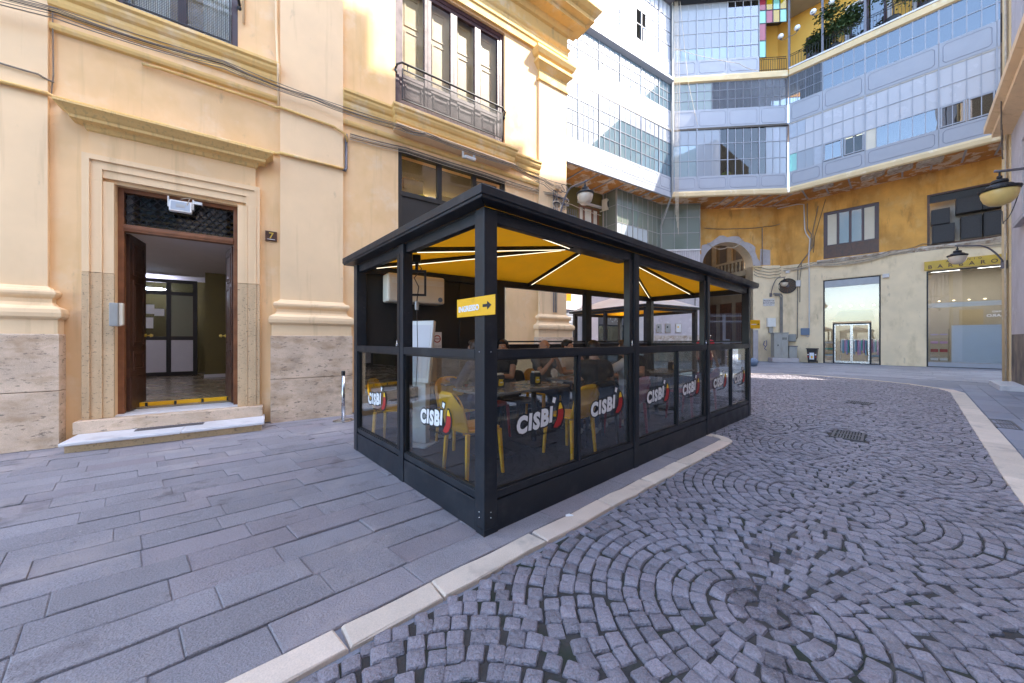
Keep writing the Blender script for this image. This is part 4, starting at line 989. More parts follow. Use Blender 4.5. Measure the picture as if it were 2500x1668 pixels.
# ------------------------------------------------------------------ furniture inside
def chair_proto(m):
    t = bpy.data.objects.new('chair', None); COL.objects.link(t)
    se = MB(); n = 28
    def outl(k, dz=0):
        pts = []
        for i in range(n):
            a = 2 * PI * i / n; c, s_ = math.cos(a), math.sin(a); x = .215 * k * math.copysign(abs(c) ** .55, c); y = .215 * k * math.copysign(abs(s_) ** .55, s_) + .01
            pts.append((x, y, .455 + dz + .012 * (abs(x) / .2) ** 2))
        return pts
    se.rings([outl(.9, -.022), outl(1, -.014), outl(1, .0), outl(.94, .006), outl(.5, -.008), outl(.05, -.012)]); se.build('seat', m, t, smooth=True)
    bk = MB(); nu, nv = 14, 8; front, back = [], []
    for j in range(nv + 1):
        v = j / nv; fr, ba = [], []
        for i in range(nu + 1):
            u = -1 + 2 * i / nu; au = abs(u)
            x = u * (.205 + .012 * v); z = .46 + v * (.375 - .10 * au ** 5 - .03 * au ** 2); y = -.185 - .075 * v - .045 * (1 - u * u) * (.4 + .6 * v)
            fr.append((x, y, z)); ba.append((x * .99, y - .018, z))
        front.append(fr); back.append(ba)
    bk.rings([f + b[::-1] for f, b in zip(front, back)]); bk.build('backrest', m, t, smooth=True)
    for sx in (-1, 1):
        for sy in (-1, 1):
            l = MB(); rs_ = []
            for z, k, w in ((.445, 1.0, .019), (.25, 1.06, .0165), (.0, 1.14, .014)):
                x, y = sx * .185 * k, (.18 if sy > 0 else -.185) * (k if sy > 0 else k * 1.06); rs_.append([(x + w, y + w, z), (x - w, y + w, z), (x - w, y - w, z), (x + w, y - w, z)])
            l.rings(rs_).build('leg', m, t, bev=.005)
    return t
CH = {k: chair_proto(k + '_plastic') for k in ('yellow', 'red', 'dark')}
used = set()
def place(o, p, q, rz, label, cat, group, z=.10):
    o.location = PV.w(p, q, z); o.rotation_euler = (0, 0, PV.a + rz); return tag(o, label, cat, group)
def chair(col, p, q, face, label):
    # face: direction the sitter looks, degrees in pavilion plan (0 = along the front, 90 = away from it)
    o = CH[col] if col not in used else copy_tree(CH[col]); used.add(col)
    return place(o, p, q, math.radians(face - 90), label, 'chair', 'plastic dining chairs')
def table(p, q, w, d, rz, label):
    t = PV.thing('table', label, 'table', p, q, .10, math.radians(rz), 'dining tables in the pavilion')
    MB().box(-w / 2, w / 2, -d / 2, d / 2, .725, .755).build('table_top', 'table_top', t, bev=.005)
    for x in (-w / 2 + .3, w / 2 - .3):
        MB().lathe([(.035, .02), (.035, .725)], 12).build('leg', 'black_metal', t, loc=(x, 0, 0)); MB().box(x - .2, x + .2, -.22, .22, .0, .02).build('base', 'black_metal', t, bev=.004)
table(1.33, 1.20, 1.30, .70, 0, 'dark table nearest the corner post, two napkin boxes on it')
table(1.30, 2.16, 1.0, .44, 0, 'dark table along the back panel, right of the white kiosk')
table(2.95, 1.30, 1.25, .62, 0, 'dark table in the middle bay where the bald man sits')
table(4.95, 1.05, 1.2, .62, 0, 'dark table in the far bay behind the third pair of logos')
chair('yellow', .51, .87, 0, 'yellow plastic chair just behind the near corner post'); chair('yellow', 1.68, .62, 90, 'yellow plastic chair with its back to the street glass in the first bay')
chair('yellow', .92, 1.78, -90, 'yellow chair at the far side of the near table, left one'); chair('red', 1.40, 1.80, -90, 'red chair at the far side of the near table')
chair('dark', 1.92, 1.72, -80, 'black chair at the far right of the near table')
chair('dark', 2.30, .70, 60, 'black chair under the dark-haired man in black'); chair('red', 2.95, .66, 90, 'red chair under the person in a white t-shirt'); chair('yellow', 2.72, 2.02, -90, 'yellow chair under the bald man')
chair('dark', 3.85, 1.1, 180, 'black chair under the girl facing left'); chair('red', 4.62, .55, 90, 'dark red chair in the third bay, its back to the street'); chair('red', 5.25, .55, 90, 'dark red chair next to the far end glass')
chair('red', 4.85, 1.62, -90, 'red chair at the far side of the far bay table')
chair('yellow', .30, 2.30, -40, 'yellow chair by the left glass behind the logo'); chair('dark', 1.98, 2.20, 180, 'black chair at the right end of the back table')
def dispenser(p, q, label):
    t = PV.thing('napkin_dispenser', label, 'napkin box', p, q, .856, math.radians(-8), 'napkin boxes on the tables')
    MB().prism([(-.055, 0), (.055, 0), (.06, .09), (.05, .15), (-.05, .15), (-.06, .09)], -.045, .045).build('box', 'dark_plastic', t, bev=.008); MB().box(-.045, .045, -.035, .035, .151, .172).build('napkins', 'cream_plastic', t, bev=.008)
    MB().prism([(-.035, .03), (-.01, .02), (.03, .03), (.036, .07), (.02, .075), (.03, .10), (-.03, .105), (-.036, .06)], -.0475, -.0455).build('emblem', 'ink_yellow', t); text_mb('CISBI', .018, .0005, .001).build('emblem_text', 'ink_white', t, loc=(0, -.0485, .058))
dispenser(1.65, 1.14, 'black napkin box in the middle of the near table'); dispenser(1.12, 1.22, 'black napkin box on the near table beside the corner post'); dispenser(1.62, 2.18, 'black napkin box on the table along the back'); dispenser(5.15, 1.0, 'black napkin box on the far bay table')
cu = PV.thing('drink_cup', 'pale paper cup with lid and straw on the middle table', 'cup', 3.40, 1.22, .856); MB().lathe([(.03, 0), (.04, .12)], 14).build('cup', 'cream_plastic', cu, smooth=True); MB().lathe([(.043, .12), (.043, .135), (.03, .145), (0, .145)], 14).build('lid', 'white_plastic', cu); MB().tube([(0, 0, .14), (.02, 0, .2), (.04, 0, .22)], .004, 6).build('straw', 'white_plastic', cu)
PV.put(MB().box(-.14, .14, -.10, .10, 0, .018), 'food_tray', 'white_plastic', 'white food tray on the middle table', 'tray', 3.1, 1.2, .856, .2, bev=.004)
pr = PV.thing('phone', 'small phone held at the right end of the middle table', 'phone', 3.36, 1.02, .856, .4); MB().box(-.035, .035, -.004, .004, .0, .14).xf(Matrix.Rotation(-.3, 4, 'X')).build('body', 'ink_black', pr, bev=.003); MB().box(-.028, .028, -.0055, -.0042, .012, .128).xf(Matrix.Rotation(-.3, 4, 'X')).build('screen', 'white_plastic', pr)
# ordering kiosk
kk = PV.thing('ordering_kiosk', 'tall white ordering kiosk with tilted screen inside the left glass', 'kiosk', .50, 2.12, .10, math.radians(-62))
MB().box(-.22, .22, -.15, .18, 0, .02).build('base_plate', 'white_plastic', kk, bev=.006); MB().prism([(-.15, .02), (.15, .02), (.15, .85), (-.15, .85)], -.03, .07).build('column', 'white_plastic', kk, bev=.012)
KM = Matrix.Translation((0, -.03, .78)) @ Matrix.Rotation(math.radians(-9), 4, 'X'); MB().box(-.21, .21, -.03, .03, 0, .80).xf(KM).build('head', 'white_plastic', kk, bev=.015); MB().box(-.18, .18, -.034, -.031, .06, .74).xf(KM).build('screen', 'hall_panel', kk); MB().box(-.04, .04, -.10, -.03, .56, .74).build('card_reader', 'dark_plastic', kk, bev=.006)
# wall-hung air conditioner, screen bracket with plug, no-smoking notice
ac = PV.thing('air_conditioner', 'large cream wall air conditioner under the pavilion roof', 'air conditioner', .22, 2.36, 1.92, math.radians(-6))
MB().box(0, .78, 0, .26, 0, .37).build('housing', 'cream_plastic', ac, bev=.025)
for i in range(4): MB().box(.05, .76, -.003, .001, .245 + i * .018, .254 + i * .018).build('louvre', 'white_plastic', ac)
MB().lathe([(.033, 0), (.033, .003), (0, .003)], 18).xf(Matrix.Translation((.71, -.002, .06)) @ Matrix.Rotation(PI / 2, 4, 'X')).build('sticker', 'blue_box', ac)
tv = PV.thing('screen_bracket', 'empty black screen bracket hanging inside the left glass', 'bracket', .20, 1.50, 1.90, math.radians(-30))
tvf = frame_rect(-.10, .10, -.0, .28, .022, -.012, .012); tvf.box(-.015, .015, -.02, -.012, .28, .40); tvf.build('frame', 'black_metal', tv)
MB().box(-.04, .04, -.04, .04, .36, .44).build('mount', 'black_metal', tv); MB().tube([(0, 0, .36), (.05, .02, .30), (-.03, .03, .2), (.02, .0, .10), (0, 0, -.06)], .006, 6).build('cable', 'cable_dark', tv); MB().lathe([(.0, 0), (.018, .0), (.022, .05), (.016, .09), (0, .09)], 10, (0, 0, -.15)).build('plug', 'white_plastic', tv); MB().tube([(0, 0, -.15), (.01, .0, -.6), (-.01, 0, -1.0)], .004, 5).build('cord', 'cable_dark', tv)
ns = PV.thing('no_smoking_notice', 'white no-smoking notice on the dark back panel', 'notice', 1.02, 2.545, 1.28, math.radians(-7)); MB().box(-.07, .07, -.003, 0, 0, .26).build('paper', 'ink_white', ns)
rg = MB().rings([[(math.cos(a) * r, y, .16 + math.sin(a) * r) for a in [2 * PI * i / 24 for i in range(24)]] for r, y in ((.055, -.004), (.055, -.006), (.042, -.006), (.042, -.004))], True, False); rg.box(-.05, .05, -.006, -.004, .155, .165); rg.build('ring', 'ink_red', ns); text_mb('VIETATO FUMARE', .014, .0004).build('lettering', 'ink_black', ns, loc=(0, -.0045, .05))
pp = MB(); pp.poly([(-.03, -.012, .0), (.03, -.015, .006), (.033, .012, .002), (.0, .017, .010), (-.03, .013, .003)]); q_ = kp(2.05, .02); tag(pp.build('paper_scrap', 'ink_white', None, (.46, 2.80, .013)), 'crumpled scrap of white paper lying on the near kerb', 'paper')

# ------------------------------------------------------------------ the glazed galleries round the little square
GL = Frame(2.75, 17.5, 31.6); GC = Frame(10.05, 21.97, -5); GR = Frame(16.85, 21.3, -48)
WLF = Frame(1.70, 19.2, 31.6); WC = Frame(18.04, 23.52, -5); WR = Frame(18.04, 23.52, -48)
Z1, Z2, Z3, Z4, Z5, Z6, Z7 = 10.75, 11.65, 14.65, 15.80, 17.45, 17.95, 18.95
def octo(x0, x1, z0, z1, y):
    c = .10; o = [(x0 + c, z0), (x1 - c, z0), (x1 - c * .55, z0 + c * .45), (x1 - c * .1, z0 + c), (x1 - c * .1, z1 - c), (x1 - c * .55, z1 - c * .45), (x1 - c, z1), (x0 + c, z1), (x0 + c * .55, z1 - c * .45), (x0 + c * .1, z1 - c), (x0 + c * .1, z0 + c), (x0 + c * .55, z0 + c * .45)]
    pts = [(x, y, z) for x, z in o]; return MB().tube(pts + [pts[0], pts[1]], .010, 4)
def panel_row(t, X, z0, z1, m):
    for a, b in zip(X[:-1], X[1:]):
        p = MB().box(a + .006, b - .006, -.01, .07, z0, z1).build('parapet_panel', m, t); octo(a + .12, b - .12, z0 + .14, z1 - .12, -.012).build('panel_moulding', 'glaze_line', p)  # mouldings in a darker tone, their shadow line put into the colour
def glaze(t, a, b, z0, z1, ncol, rows, types, m, bar=.035, deep=.06, post=.06):
    """one window bay: bars and one pane per cell; types(i,j) names the glass, None leaves the cell open"""
    fr = MB(); zs = [z0 + (z1 - z0) * r for r in rows]; xs = [a + (b - a) * i / ncol for i in range(ncol + 1)]
    fr.box(a, a + post / 2, -.02, deep, z0, z1); fr.box(b - post / 2, b, -.02, deep, z0, z1)
    for x in xs[1:-1]: fr.box(x - bar / 2, x + bar / 2, 0, deep - .01, z0, z1)
    for z in zs: fr.box(a + post / 2, b - post / 2, -.004, deep - .015, z - bar / 2, z + bar / 2)
    w = fr.build('window', m, t)
    for i in range(ncol):
        for j in range(len(zs) - 1):
            ty = types(i, j)
            if ty: pane(w, xs[i] + bar / 2, xs[i + 1] - bar / 2, zs[j] + bar / 2, zs[j + 1] - bar / 2, .025, ty)
    return w
def pleats(t, a, b, z0, z1, y, m='curtain'):
    n = max(8, int((b - a) / .045)); MB().rings([[(a + (b - a) * i / n, y + .03 * math.sin(i * 1.9) + .012 * math.sin(i * .7), z) for i in range(n + 1)] for z in (z0, z1)], False, False).build('curtain', m, t)
def bars(t, a, b, z0, z1, n, y=-.03):
    mb = MB()
    for i in range(n + 1): x = a + (b - a) * i / n; mb.box(x - .008, x + .008, y - .008, y + .008, z0, z1)
    mb.build('security_bars', 'iron_grey', t)
def wpoly(mbname, pts, z0, z1, m, fr, par):     # a floor plate given in plan, expressed in the frame of its owner
    inv = fr.M.inverted(); q = [inv @ Vector((p[0], p[1], 0)) for p in pts]; return MB().slab([(v.x, v.y) for v in q], z0, z1).build(mbname, m, par)
cLC = (10.05, 21.97); cCR = (16.85, 21.3); kLC = (9.88, 24.2); kCR = (18.04, 23.52)
def plate_set(t, fr, pts, zs, m='interior'):
    for z in zs: wpoly('floor_plate', pts, z, z + .12, m, fr, t)
# ---- left wing, in the sun
gl = GL.thing('glazed_wing', 'white glazed gallery wing in full sun behind the palazzo cornice', 'building')
XL = [-4.2, -2.4, -.75, .776, 2.232, 3.867, 5.677, 7.312, 8.52]
inv = GL.M.inverted(); fw_ = lambda fr, p: (lambda v: (v.x, v.y))(fr.M.inverted() @ Vector((*p, 0)))
PL_ = [tuple(GL.w(-4.2, .02).xy), cLC, kLC, tuple(WLF.w(-6, 0).xy)]
wpoly('soffit', PL_, 10.40, 10.47, 'soffit', GL, gl); plate_set(gl, GL, PL_, (14.55, 17.55, 22.5))
MB().box(-4.2, 8.56, -.03, .10, 10.38, 10.745).build('band', 'glaze_white', gl); MB().box(-4.2, 8.56, -.035, .02, 10.70, 10.75).build('band_lip', 'glaze_line', gl)
MB().mould(-4.2, 8.5, [(.02, 17.46), (.14, 17.52), (.24, 17.58), (.24, 17.72), (.10, 17.80), (.03, 17.94)]).build('cornice_band', 'glaze_white', gl)
MB().mould(-4.2, 8.4, [(.0, 22.42), (.55, 22.5), (.55, 22.62), (.0, 22.7)]).build('eave', 'iron_grey', gl)
for i in range(9):
    x = -.9 + i * 1.08; MB().box(x, x + .07, .05, 2.1, 10.365, 10.402).build('soffit_joist', 'glaze_blue', gl)
panel_row(gl, XL, Z1, Z2, 'glaze_white'); panel_row(gl, XL, Z3, Z4, 'glaze_white'); panel_row(gl, XL, Z6, Z7, 'glaze_white')
MB().box(-4.2, 8.56, .0, .06, Z3 - .03, Z3 - .001).build('transom', 'glaze_white', gl)
for i, (a, b) in enumerate(zip(XL[:-1], XL[1:])):
    n = 4 if b - a > 1.3 else 3; fr_ = i in (2, 3)
    glaze(gl, a, b, Z2, Z3 - .03, n, (0, .25, .49, .71, 1), lambda p, q: 'pane_sun' if q == 3 else 'glass_pale', 'glaze_bar')
    glaze(gl, a, b, Z4, Z5, n, (0, .34, .67, 1), lambda p, q: 'glass_pale', 'glaze_bar')
    glaze(gl, a, b, Z7, 22.42, n, (0, .26, .5, .75, 1), lambda p, q: None if (i == 5 and p == 3 and q in (0, 1)) or (i == 6 and p == 0 and q in (0, 1)) else 'pane_sun', 'glaze_bar')
    if i not in (2, 3, 7): pleats(gl, a + .05, b - .05, Z2, Z3 - .3, .22); pleats(gl, a + .05, b - .05, Z4, Z5, .22)
MB().box(-4.2, 8.3, 1.9, 1.98, 10.47, 22.5).build('inner_wall', 'interior', gl)
# ---- middle bay
gc = GC.thing('glazed_wing', 'lavender grey glazed bay over the archway, with a dark open-looking office window', 'building')
XC = [.02, 1.517, 3.344, 5.192, 6.82]
PC_ = [cLC, cCR, kCR, kLC]
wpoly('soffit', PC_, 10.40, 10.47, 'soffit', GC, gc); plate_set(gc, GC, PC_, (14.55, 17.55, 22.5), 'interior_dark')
MB().mould(.0, 6.80, [(.04, 10.36), (.10, 10.42), (.10, 10.62), (.05, 10.70), (.02, 10.745)]).build('band', 'band_yellow', gc); MB().mould(.0, 6.80, [(.02, 17.47), (.12, 17.52), (.12, 17.80), (.08, 17.90), (.02, 17.945)]).build('cornice_band', 'band_yellow', gc)
MB().mould(.0, 6.8, [(.0, 22.42), (.45, 22.5), (.45, 22.62), (.0, 22.7)]).build('eave', 'pot', gc)
for i in range(7): MB().box(3.4 + i * .62, 3.46 + i * .62, .1, 1.9, 10.365, 10.402).build('soffit_joist', 'glaze_blue', gc)
panel_row(gc, XC, Z1, Z2, 'glaze_blue'); panel_row(gc, XC, Z3, Z4, 'glaze_blue'); panel_row(gc, XC[:4], Z6, Z7 - .05, 'glaze_blue')
T1 = {1: lambda p, q: 'glass_frost' if p < 3 else 'glass_dark', 2: lambda p, q: 'glass_dark', 3: lambda p, q: 'glass_dark' if p == 0 else ('shutter_metal' if (p == 2 and q == 2) else 'glass_frost'), 0: lambda p, q: 'glass_teal' if q < 2 else 'glass_frost'}
for i, (a, b) in enumerate(zip(XC[:-1], XC[1:])):
    n = 3 if i == 0 else 4
    glaze(gc, a, b, Z2, Z3 - .02, n, (0, .33, .67, 1), T1[i], 'glaze_blue')
    w = glaze(gc, a, b, Z4, Z5 + .02, n, (0, .35, .70, 1), lambda p, q: 'glass_olive' if (i == 0 or (i == 1 and p < 2)) else 'glass_dark', 'glaze_blue')
    if i > 0: bars(w, a + (b - a) * (.5 if i == 1 else 0), b, Z4, Z5, 12 if i == 1 else 24)
    if i < 3: glaze(gc, a, b, Z7 - .05, 22.42, n, (0, .22, .48, .72, 1), lambda p, q: 'glass_sky' if i == 2 else ('glass_frost' if q else 'glass_teal'), 'glaze_blue')
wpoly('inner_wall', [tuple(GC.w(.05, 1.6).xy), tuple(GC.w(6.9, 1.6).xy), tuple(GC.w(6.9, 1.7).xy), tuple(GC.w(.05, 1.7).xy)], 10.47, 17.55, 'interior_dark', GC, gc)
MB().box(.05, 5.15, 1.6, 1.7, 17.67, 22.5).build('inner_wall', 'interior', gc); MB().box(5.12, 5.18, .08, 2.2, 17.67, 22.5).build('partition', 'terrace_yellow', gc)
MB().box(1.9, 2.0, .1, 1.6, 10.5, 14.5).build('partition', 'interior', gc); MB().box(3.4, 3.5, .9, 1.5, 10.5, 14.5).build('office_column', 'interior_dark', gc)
for x in (1.6, 5.4, 5.9): MB().box(x, x + .5, .35, .4, Z2, 13.9).build('roller_blind', 'curtain', gc)
# coloured panes of the open balcony
cf = MB(); x0, x1 = 5.20, 6.80; cw = (x1 - x0) / 4
cells = [(c, 22.42, 21.72) for c in range(4)] + [(c, 21.72, 20.92) for c in range(4)] + [(0, 20.92, 19.86), (0, 19.86, 18.82)]
for c, zt, zb in cells: cf.merge(frame_rect(x0 + c * cw, x0 + (c + 1) * cw, zb, zt, .025, .0, .04))
co = cf.build('coloured_window', 'iron', gc)
order = ['red', 'yellow', 'mint', 'yellow', 'mint', 'red', 'yellow', 'mint', 'red', 'mint']
for (c, zt, zb), k in zip(cells, order): pane(co, x0 + c * cw + .025, x0 + (c + 1) * cw - .025, zb + .025, zt - .025, .02, 'glass_' + k)
def railing(t, x0, x1, z0, y=.0, nm='railing'):
    r = MB()
    for z in (z0 + .10, z0 + .74, z0 + .86): r.tube([(x0, y, z), (x1, y, z)], .014, 6)
    n = int((x1 - x0) / .125)
    for i in range(n + 1): x = x0 + (x1 - x0) * i / n; r.box(x - .008, x + .008, y - .008, y + .008, z0, z0 + .74)
    for i in range(int((x1 - x0) / .12)):
        x = x0 + .06 + i * .12
        for z in (z0 + .80, z0 + .05): r.tube([(x + .035 * math.cos(a), y, z + .035 * math.sin(a)) for a in [2 * PI * k / 8 for k in range(9)]], .006, 4)
    return r.build(nm, 'iron', t)
railing(gc, 5.22, 6.78, 17.96, .03)
# ---- right wing with the terrace on top
gr_ = GR.thing('glazed_wing', 'lavender grey glazed wing on the right under the planted yellow terrace', 'building')
XR = [.03, 1.56, 3.292, 5.815, 7.477, 9.2, 11.0, 12.8]
PR_ = [cCR, tuple(GR.w(12.8, .0).xy), tuple(WR.w(12.8, 0).xy), kCR]
wpoly('soffit', PR_, 10.40, 10.47, 'soffit', GR, gr_); plate_set(gr_, GR, PR_, (14.55, 17.55, 22.5))
MB().mould(.05, 12.8, [(.04, 10.36), (.10, 10.42), (.10, 10.62), (.05, 10.70), (.02, 10.745)], 0, 0).build('band', 'band_yellow', gr_); MB().mould(.05, 12.8, [(.02, 17.47), (.12, 17.52), (.12, 17.80), (.10, 17.86)]).build('cornice_band', 'band_yellow', gr_); MB().mould(.05, 12.8, [(.10, 17.862), (.15, 17.87), (.15, 17.945), (.02, 17.95)]).build('terrace_edge', 'marble', gr_)
random.seed(12)
for i in range(9):
    x = .6 + i * 1.0; MB().box(x, x + .07, .1, 1.9, 10.365, 10.402).build('soffit_joist', 'glaze_blue', gr_)
    if i in (1, 3, 4, 5): MB().prism([(x - .5, 0), (x + .3, .03), (x + .4, .10), (x - .4, .12)], .12, .5 + .1 * i).xf(Matrix.Translation((0, 0, 10.29))).build('broken_plaster', 'peeling_wall', gr_)
panel_row(gr_, XR, Z1, Z2, 'glaze_blue'); panel_row(gr_, XR, Z3, Z4, 'glaze_blue')
T_low = {0: ['glass_mint', 'glass_frost', 'glass_frost', 'shutter_metal'], 1: ['glass_sky', 'glass_sky', 'glass_dark', 'glass_dark'], 2: ['curtain_cream', 'glass_sky', 'glass_sky', 'glass_sky', 'glass_sky', 'glass_sky']}
for i, (a, b) in enumerate(zip(XR[:-1], XR[1:])):
    n = 6 if i == 2 else 4
    glaze(gr_, a, b, Z2, Z3 - .02, n, (0, .36, .68, 1), lambda p, q: (T_low.get(i, ['glass_sky'] * 6)[p] if q == 0 else ('shutter_metal' if (i == 0 and q == 2 and p < 2) else 'pane_opaque')), 'glaze_blue', .03)
    w = glaze(gr_, a, b, Z4, Z5 + .02, n, (0, .5, 1) if i else (0, .35, .70, 1), lambda p, q: 'glass_sky' if i else 'glass_dark', 'glaze_blue')
    if i == 0: bars(w, a, b, Z4, Z5, 20)
    if i in (1, 3):
        for s_ in (0, .5): frame_rect(a + (b - a) * s_ + .05, a + (b - a) * (s_ + .5) - .05, Z2 + .05, Z2 + (Z3 - Z2) * .36 - .04, .05, -.03, .03).build('casement', 'glaze_blue', gr_)
MB().box(.3, 12.8, 1.7, 1.8, 10.47, 17.55).build('inner_wall', 'interior', gr_); MB().box(12.72, 12.8, .1, 2, 10.47, 17.55).build('end_wall', 'interior', gr_)
for x in (2.4, 2.9): MB().box(x, x + .35, .9, 1.0, 13.0, 13.06).build('office_lamp', 'office_lamp', gr_)
for i in (0, 2): pleats(gr_, XR[i] + .1, XR[i + 1] - .4, Z2, Z2 + 1.1, .25, 'curtain_cream')
# terrace: yellow back wall with doors, thin posts, railing, globe lamps, plants
MB().box(-1.4, 12.8, 2.1, 2.2, 17.67, 23.6).build('terrace_wall', 'terrace_yellow', gr_); wpoly('terrace_wall', [tuple(GC.w(5.2, 2.1).xy), tuple(GC.w(9.6, 2.1).xy), tuple(GC.w(9.6, 2.2).xy), tuple(GC.w(5.2, 2.2).xy)], 17.67, 23.6, 'terrace_yellow', GR, gr_)
MB().box(-.2, 12.8, .0, 2.1, 22.6, 22.8).build('terrace_ceiling', 'terrace_yellow', gr_)
for x in (.03, 1.56, 3.292, 5.815, 7.477): MB().box(x - .05, x + .05, -.0, .10, 17.96, 22.6).build('terrace_post', 'iron_grey', gr_)
for a, b in ((.08, 1.51), (1.61, 3.24), (3.34, 5.76), (5.86, 7.42)): railing(gr_, a, b, 17.96, .05)
def tdoor(a, b, zt, m1, typ):
    f = frame_rect(a, b, 17.98, zt, .11, 2.03, 2.12, .1).build('terrace_door', m1, gr_)
    f2 = MB().box(a + (b - a) / 2 - .05, a + (b - a) / 2 + .05, 2.04, 2.1, 18.08, zt - .11).build('stile', m1, f)
    for s_ in (0, 1): pane(f, a + .11 + s_ * ((b - a) / 2 - .06), a + (b - a) / 2 - .05 + s_ * ((b - a) / 2 - .06), 18.08, zt - .11, 2.07, typ)
tdoor(.55, 1.35, 20.6, 'wood_purple', 'glass_dark'); tdoor(2.55, 4.05, 21.2, 'wood_purple', 'glass_sky'); tdoor(5.2, 6.2, 21.2, 'wood_purple', 'glass_dark')
for a, b, z in ((2.35, 4.25, 21.2), (5.0, 6.4, 21.2)): frame_rect(a, b, 17.97, z + .18, .18, 2.07, 2.11, .01).build('door_surround', 'marble', gr_)
def globe_lamp(x, z, label):
    t = GR.thing('globe_lamp', label, 'lamp', x, .05, z, 0, 'double globe lamps on the terrace posts')
    for s_ in (-1, 1):
        MB().tube([(0, -.06, 0), (s_ * .15, -.08, -.10), (s_ * .34, -.08, -.06), (s_ * .40, -.08, .03)], .014, 6).build('arm', 'iron_grey', t); MB().lathe([(.05, .03), (.07, .07), (.05, .09)], 10, (s_ * .40, -.08, 0)).build('cup', 'iron_grey', t); MB().ell((s_ * .40, -.08, .21), (.155, .155, .155), 16, 10).build('globe', 'globe', t, smooth=True)
globe_lamp(.03, 19.95, 'pair of white globe lamps on the leftmost terrace post'); globe_lamp(1.56, 20.4, 'pair of white globe lamps on the second terrace post')
def bush(fr, x, y, z, h, w, n, label, seed):
    random.seed(seed); t = fr.thing('potted_tree', label, 'plant', x, y, z, 0, 'leafy plants on the terrace')
    MB().lathe([(.20, 0), (.28, .42), (.30, .45), (.24, .45), (.22, .40), (0, .40)], 14).build('pot', 'pot', t); tr = MB(); tr.tube([(0, 0, .4), (.03, .02, .8), (-.02, .0, h * .5), (.02, 0, h * .75)], [.04, .035, .028, .015], 6)
    tips = []
    for i in range(10):
        a = random.random() * 6.28; e = Vector((math.cos(a) * w * random.uniform(.3, .75), math.sin(a) * w * .6 * random.uniform(.3, .75), random.uniform(.45, .95) * h)); tr.tube([(0, 0, h * random.uniform(.3, .6)), tuple(e * .6 + Vector((0, 0, h * .2))), tuple(e)], [.018, .012, .006], 5); tips.append(e)
    tr.build('trunk', 'bark', t); lf = MB()
    for i in range(n):
        c = random.choice(tips); p = c + Vector((random.gauss(0, w * .22), random.gauss(0, w * .16), random.gauss(0, h * .09))); s_ = random.uniform(.09, .17); d = Vector((random.uniform(-1, 1), random.uniform(-1, 1), random.uniform(-.9, .2))).normalized(); u = d.cross(Vector((0, 0, 1)))
        u = (u.normalized() if u.length > .01 else Vector((1, 0, 0))) * s_ * .42; lf.poly([p, p + d * s_ * .5 + u, p + d * s_, p + d * s_ * .5 - u])
    lf.build('crown', 'leaf', t)
bush(GR, 2.0, .55, 17.96, 2.6, 1.15, 2600, 'large leafy plant between the second and third terrace posts', 1); bush(GR, 1.15, .6, 17.96, 1.5, .8, 1300, 'lower leafy plant beside the second terrace post', 2); bush(GR, 4.3, .5, 17.96, 3.0, .9, 1900, 'leafy plant hanging over the rail right of the third post', 3); bush(GR, 5.4, .6, 17.96, 3.0, .9, 1400, 'leafy plant at the right end of the terrace', 4)
# ---- the veranda tucked under the left wing
VA, VB, VC_, VD = Vector((6.18, 20.6)), Vector((9.88, 23.08)), Vector((12.32, 22.86)), None
VF = Frame(VA.x, VA.y, math.degrees(math.atan2(VB.y - VA.y, VB.x - VA.x))); vd = VF.thing('glazed_veranda', 'olive green glass veranda under the white left wing', 'veranda')
vl = (VB - VA).length
for i in range(3): glaze(vd, vl * i / 3, vl * (i + 1) / 3, 6.3, 10.38, 3, (0, .26, .52, .77, 1), lambda p, q: 'glass_white' if (q < 2 and i < 2) else 'glass_olive', 'grey_box', .03)
VF2 = Frame(VB.x, VB.y, math.degrees(math.atan2(VC_.y - VB.y, VC_.x - VB.x))); l2 = (VC_ - VB).length; vd2 = VF2.thing('glazed_veranda', 'olive glass veranda with white curtain and iron balustrade left of the archway', 'veranda')
glaze(vd2, 0, l2, 7.40, 10.38, 3, (0, .36, .70, 1), lambda p, q: 'glass_olive', 'grey_box', .03); pleats(vd2, .1, l2 * .6, 7.4, 9.6, .2, 'curtain')
br = MB()
for i in range(17): x = .1 + (l2 - .2) * i / 16; br.lathe([(.02, 6.42), (.035, 6.6), (.02, 6.8), (.03, 7.1), (.02, 7.3)], 6, (x, -.03, 0))
br.box(0, l2, -.07, .02, 7.30, 7.38); br.box(0, l2, -.07, .02, 6.36, 6.44); br.build('balustrade', 'plate_stone', vd2); MB().box(0, l2, .03, .10, 6.3, 7.40).build('parapet', 'mauve_wall', vd2); MB().box(0, l2, -.05, 1.1, 6.2, 6.36).build('floor_slab', 'mauve_wall', vd2)
SF = Frame(VA.x + (-.55) * 1.55, VA.y + .835 * 1.55, math.degrees(math.atan2(-.835, .55))); vs_ = SF.thing('glazed_veranda', 'narrow olive glass end of the veranda beside the air conditioner', 'veranda'); glaze(vs_, 0, 1.5, 6.3, 10.38, 2, (0, .5, .77, 1), lambda p, q: 'glass_olive', 'grey_box', .03)
MB().box(0, vl, 1.0, 1.08, 6.2, 10.4).build('inner_wall', 'interior', vd); MB().box(0, vl, .0, 1.1, 6.15, 6.28).build('floor_slab', 'interior', vd); MB().box(.1, l2, 1.0, 1.08, 6.4, 10.4).build('inner_wall', 'interior', vd2)
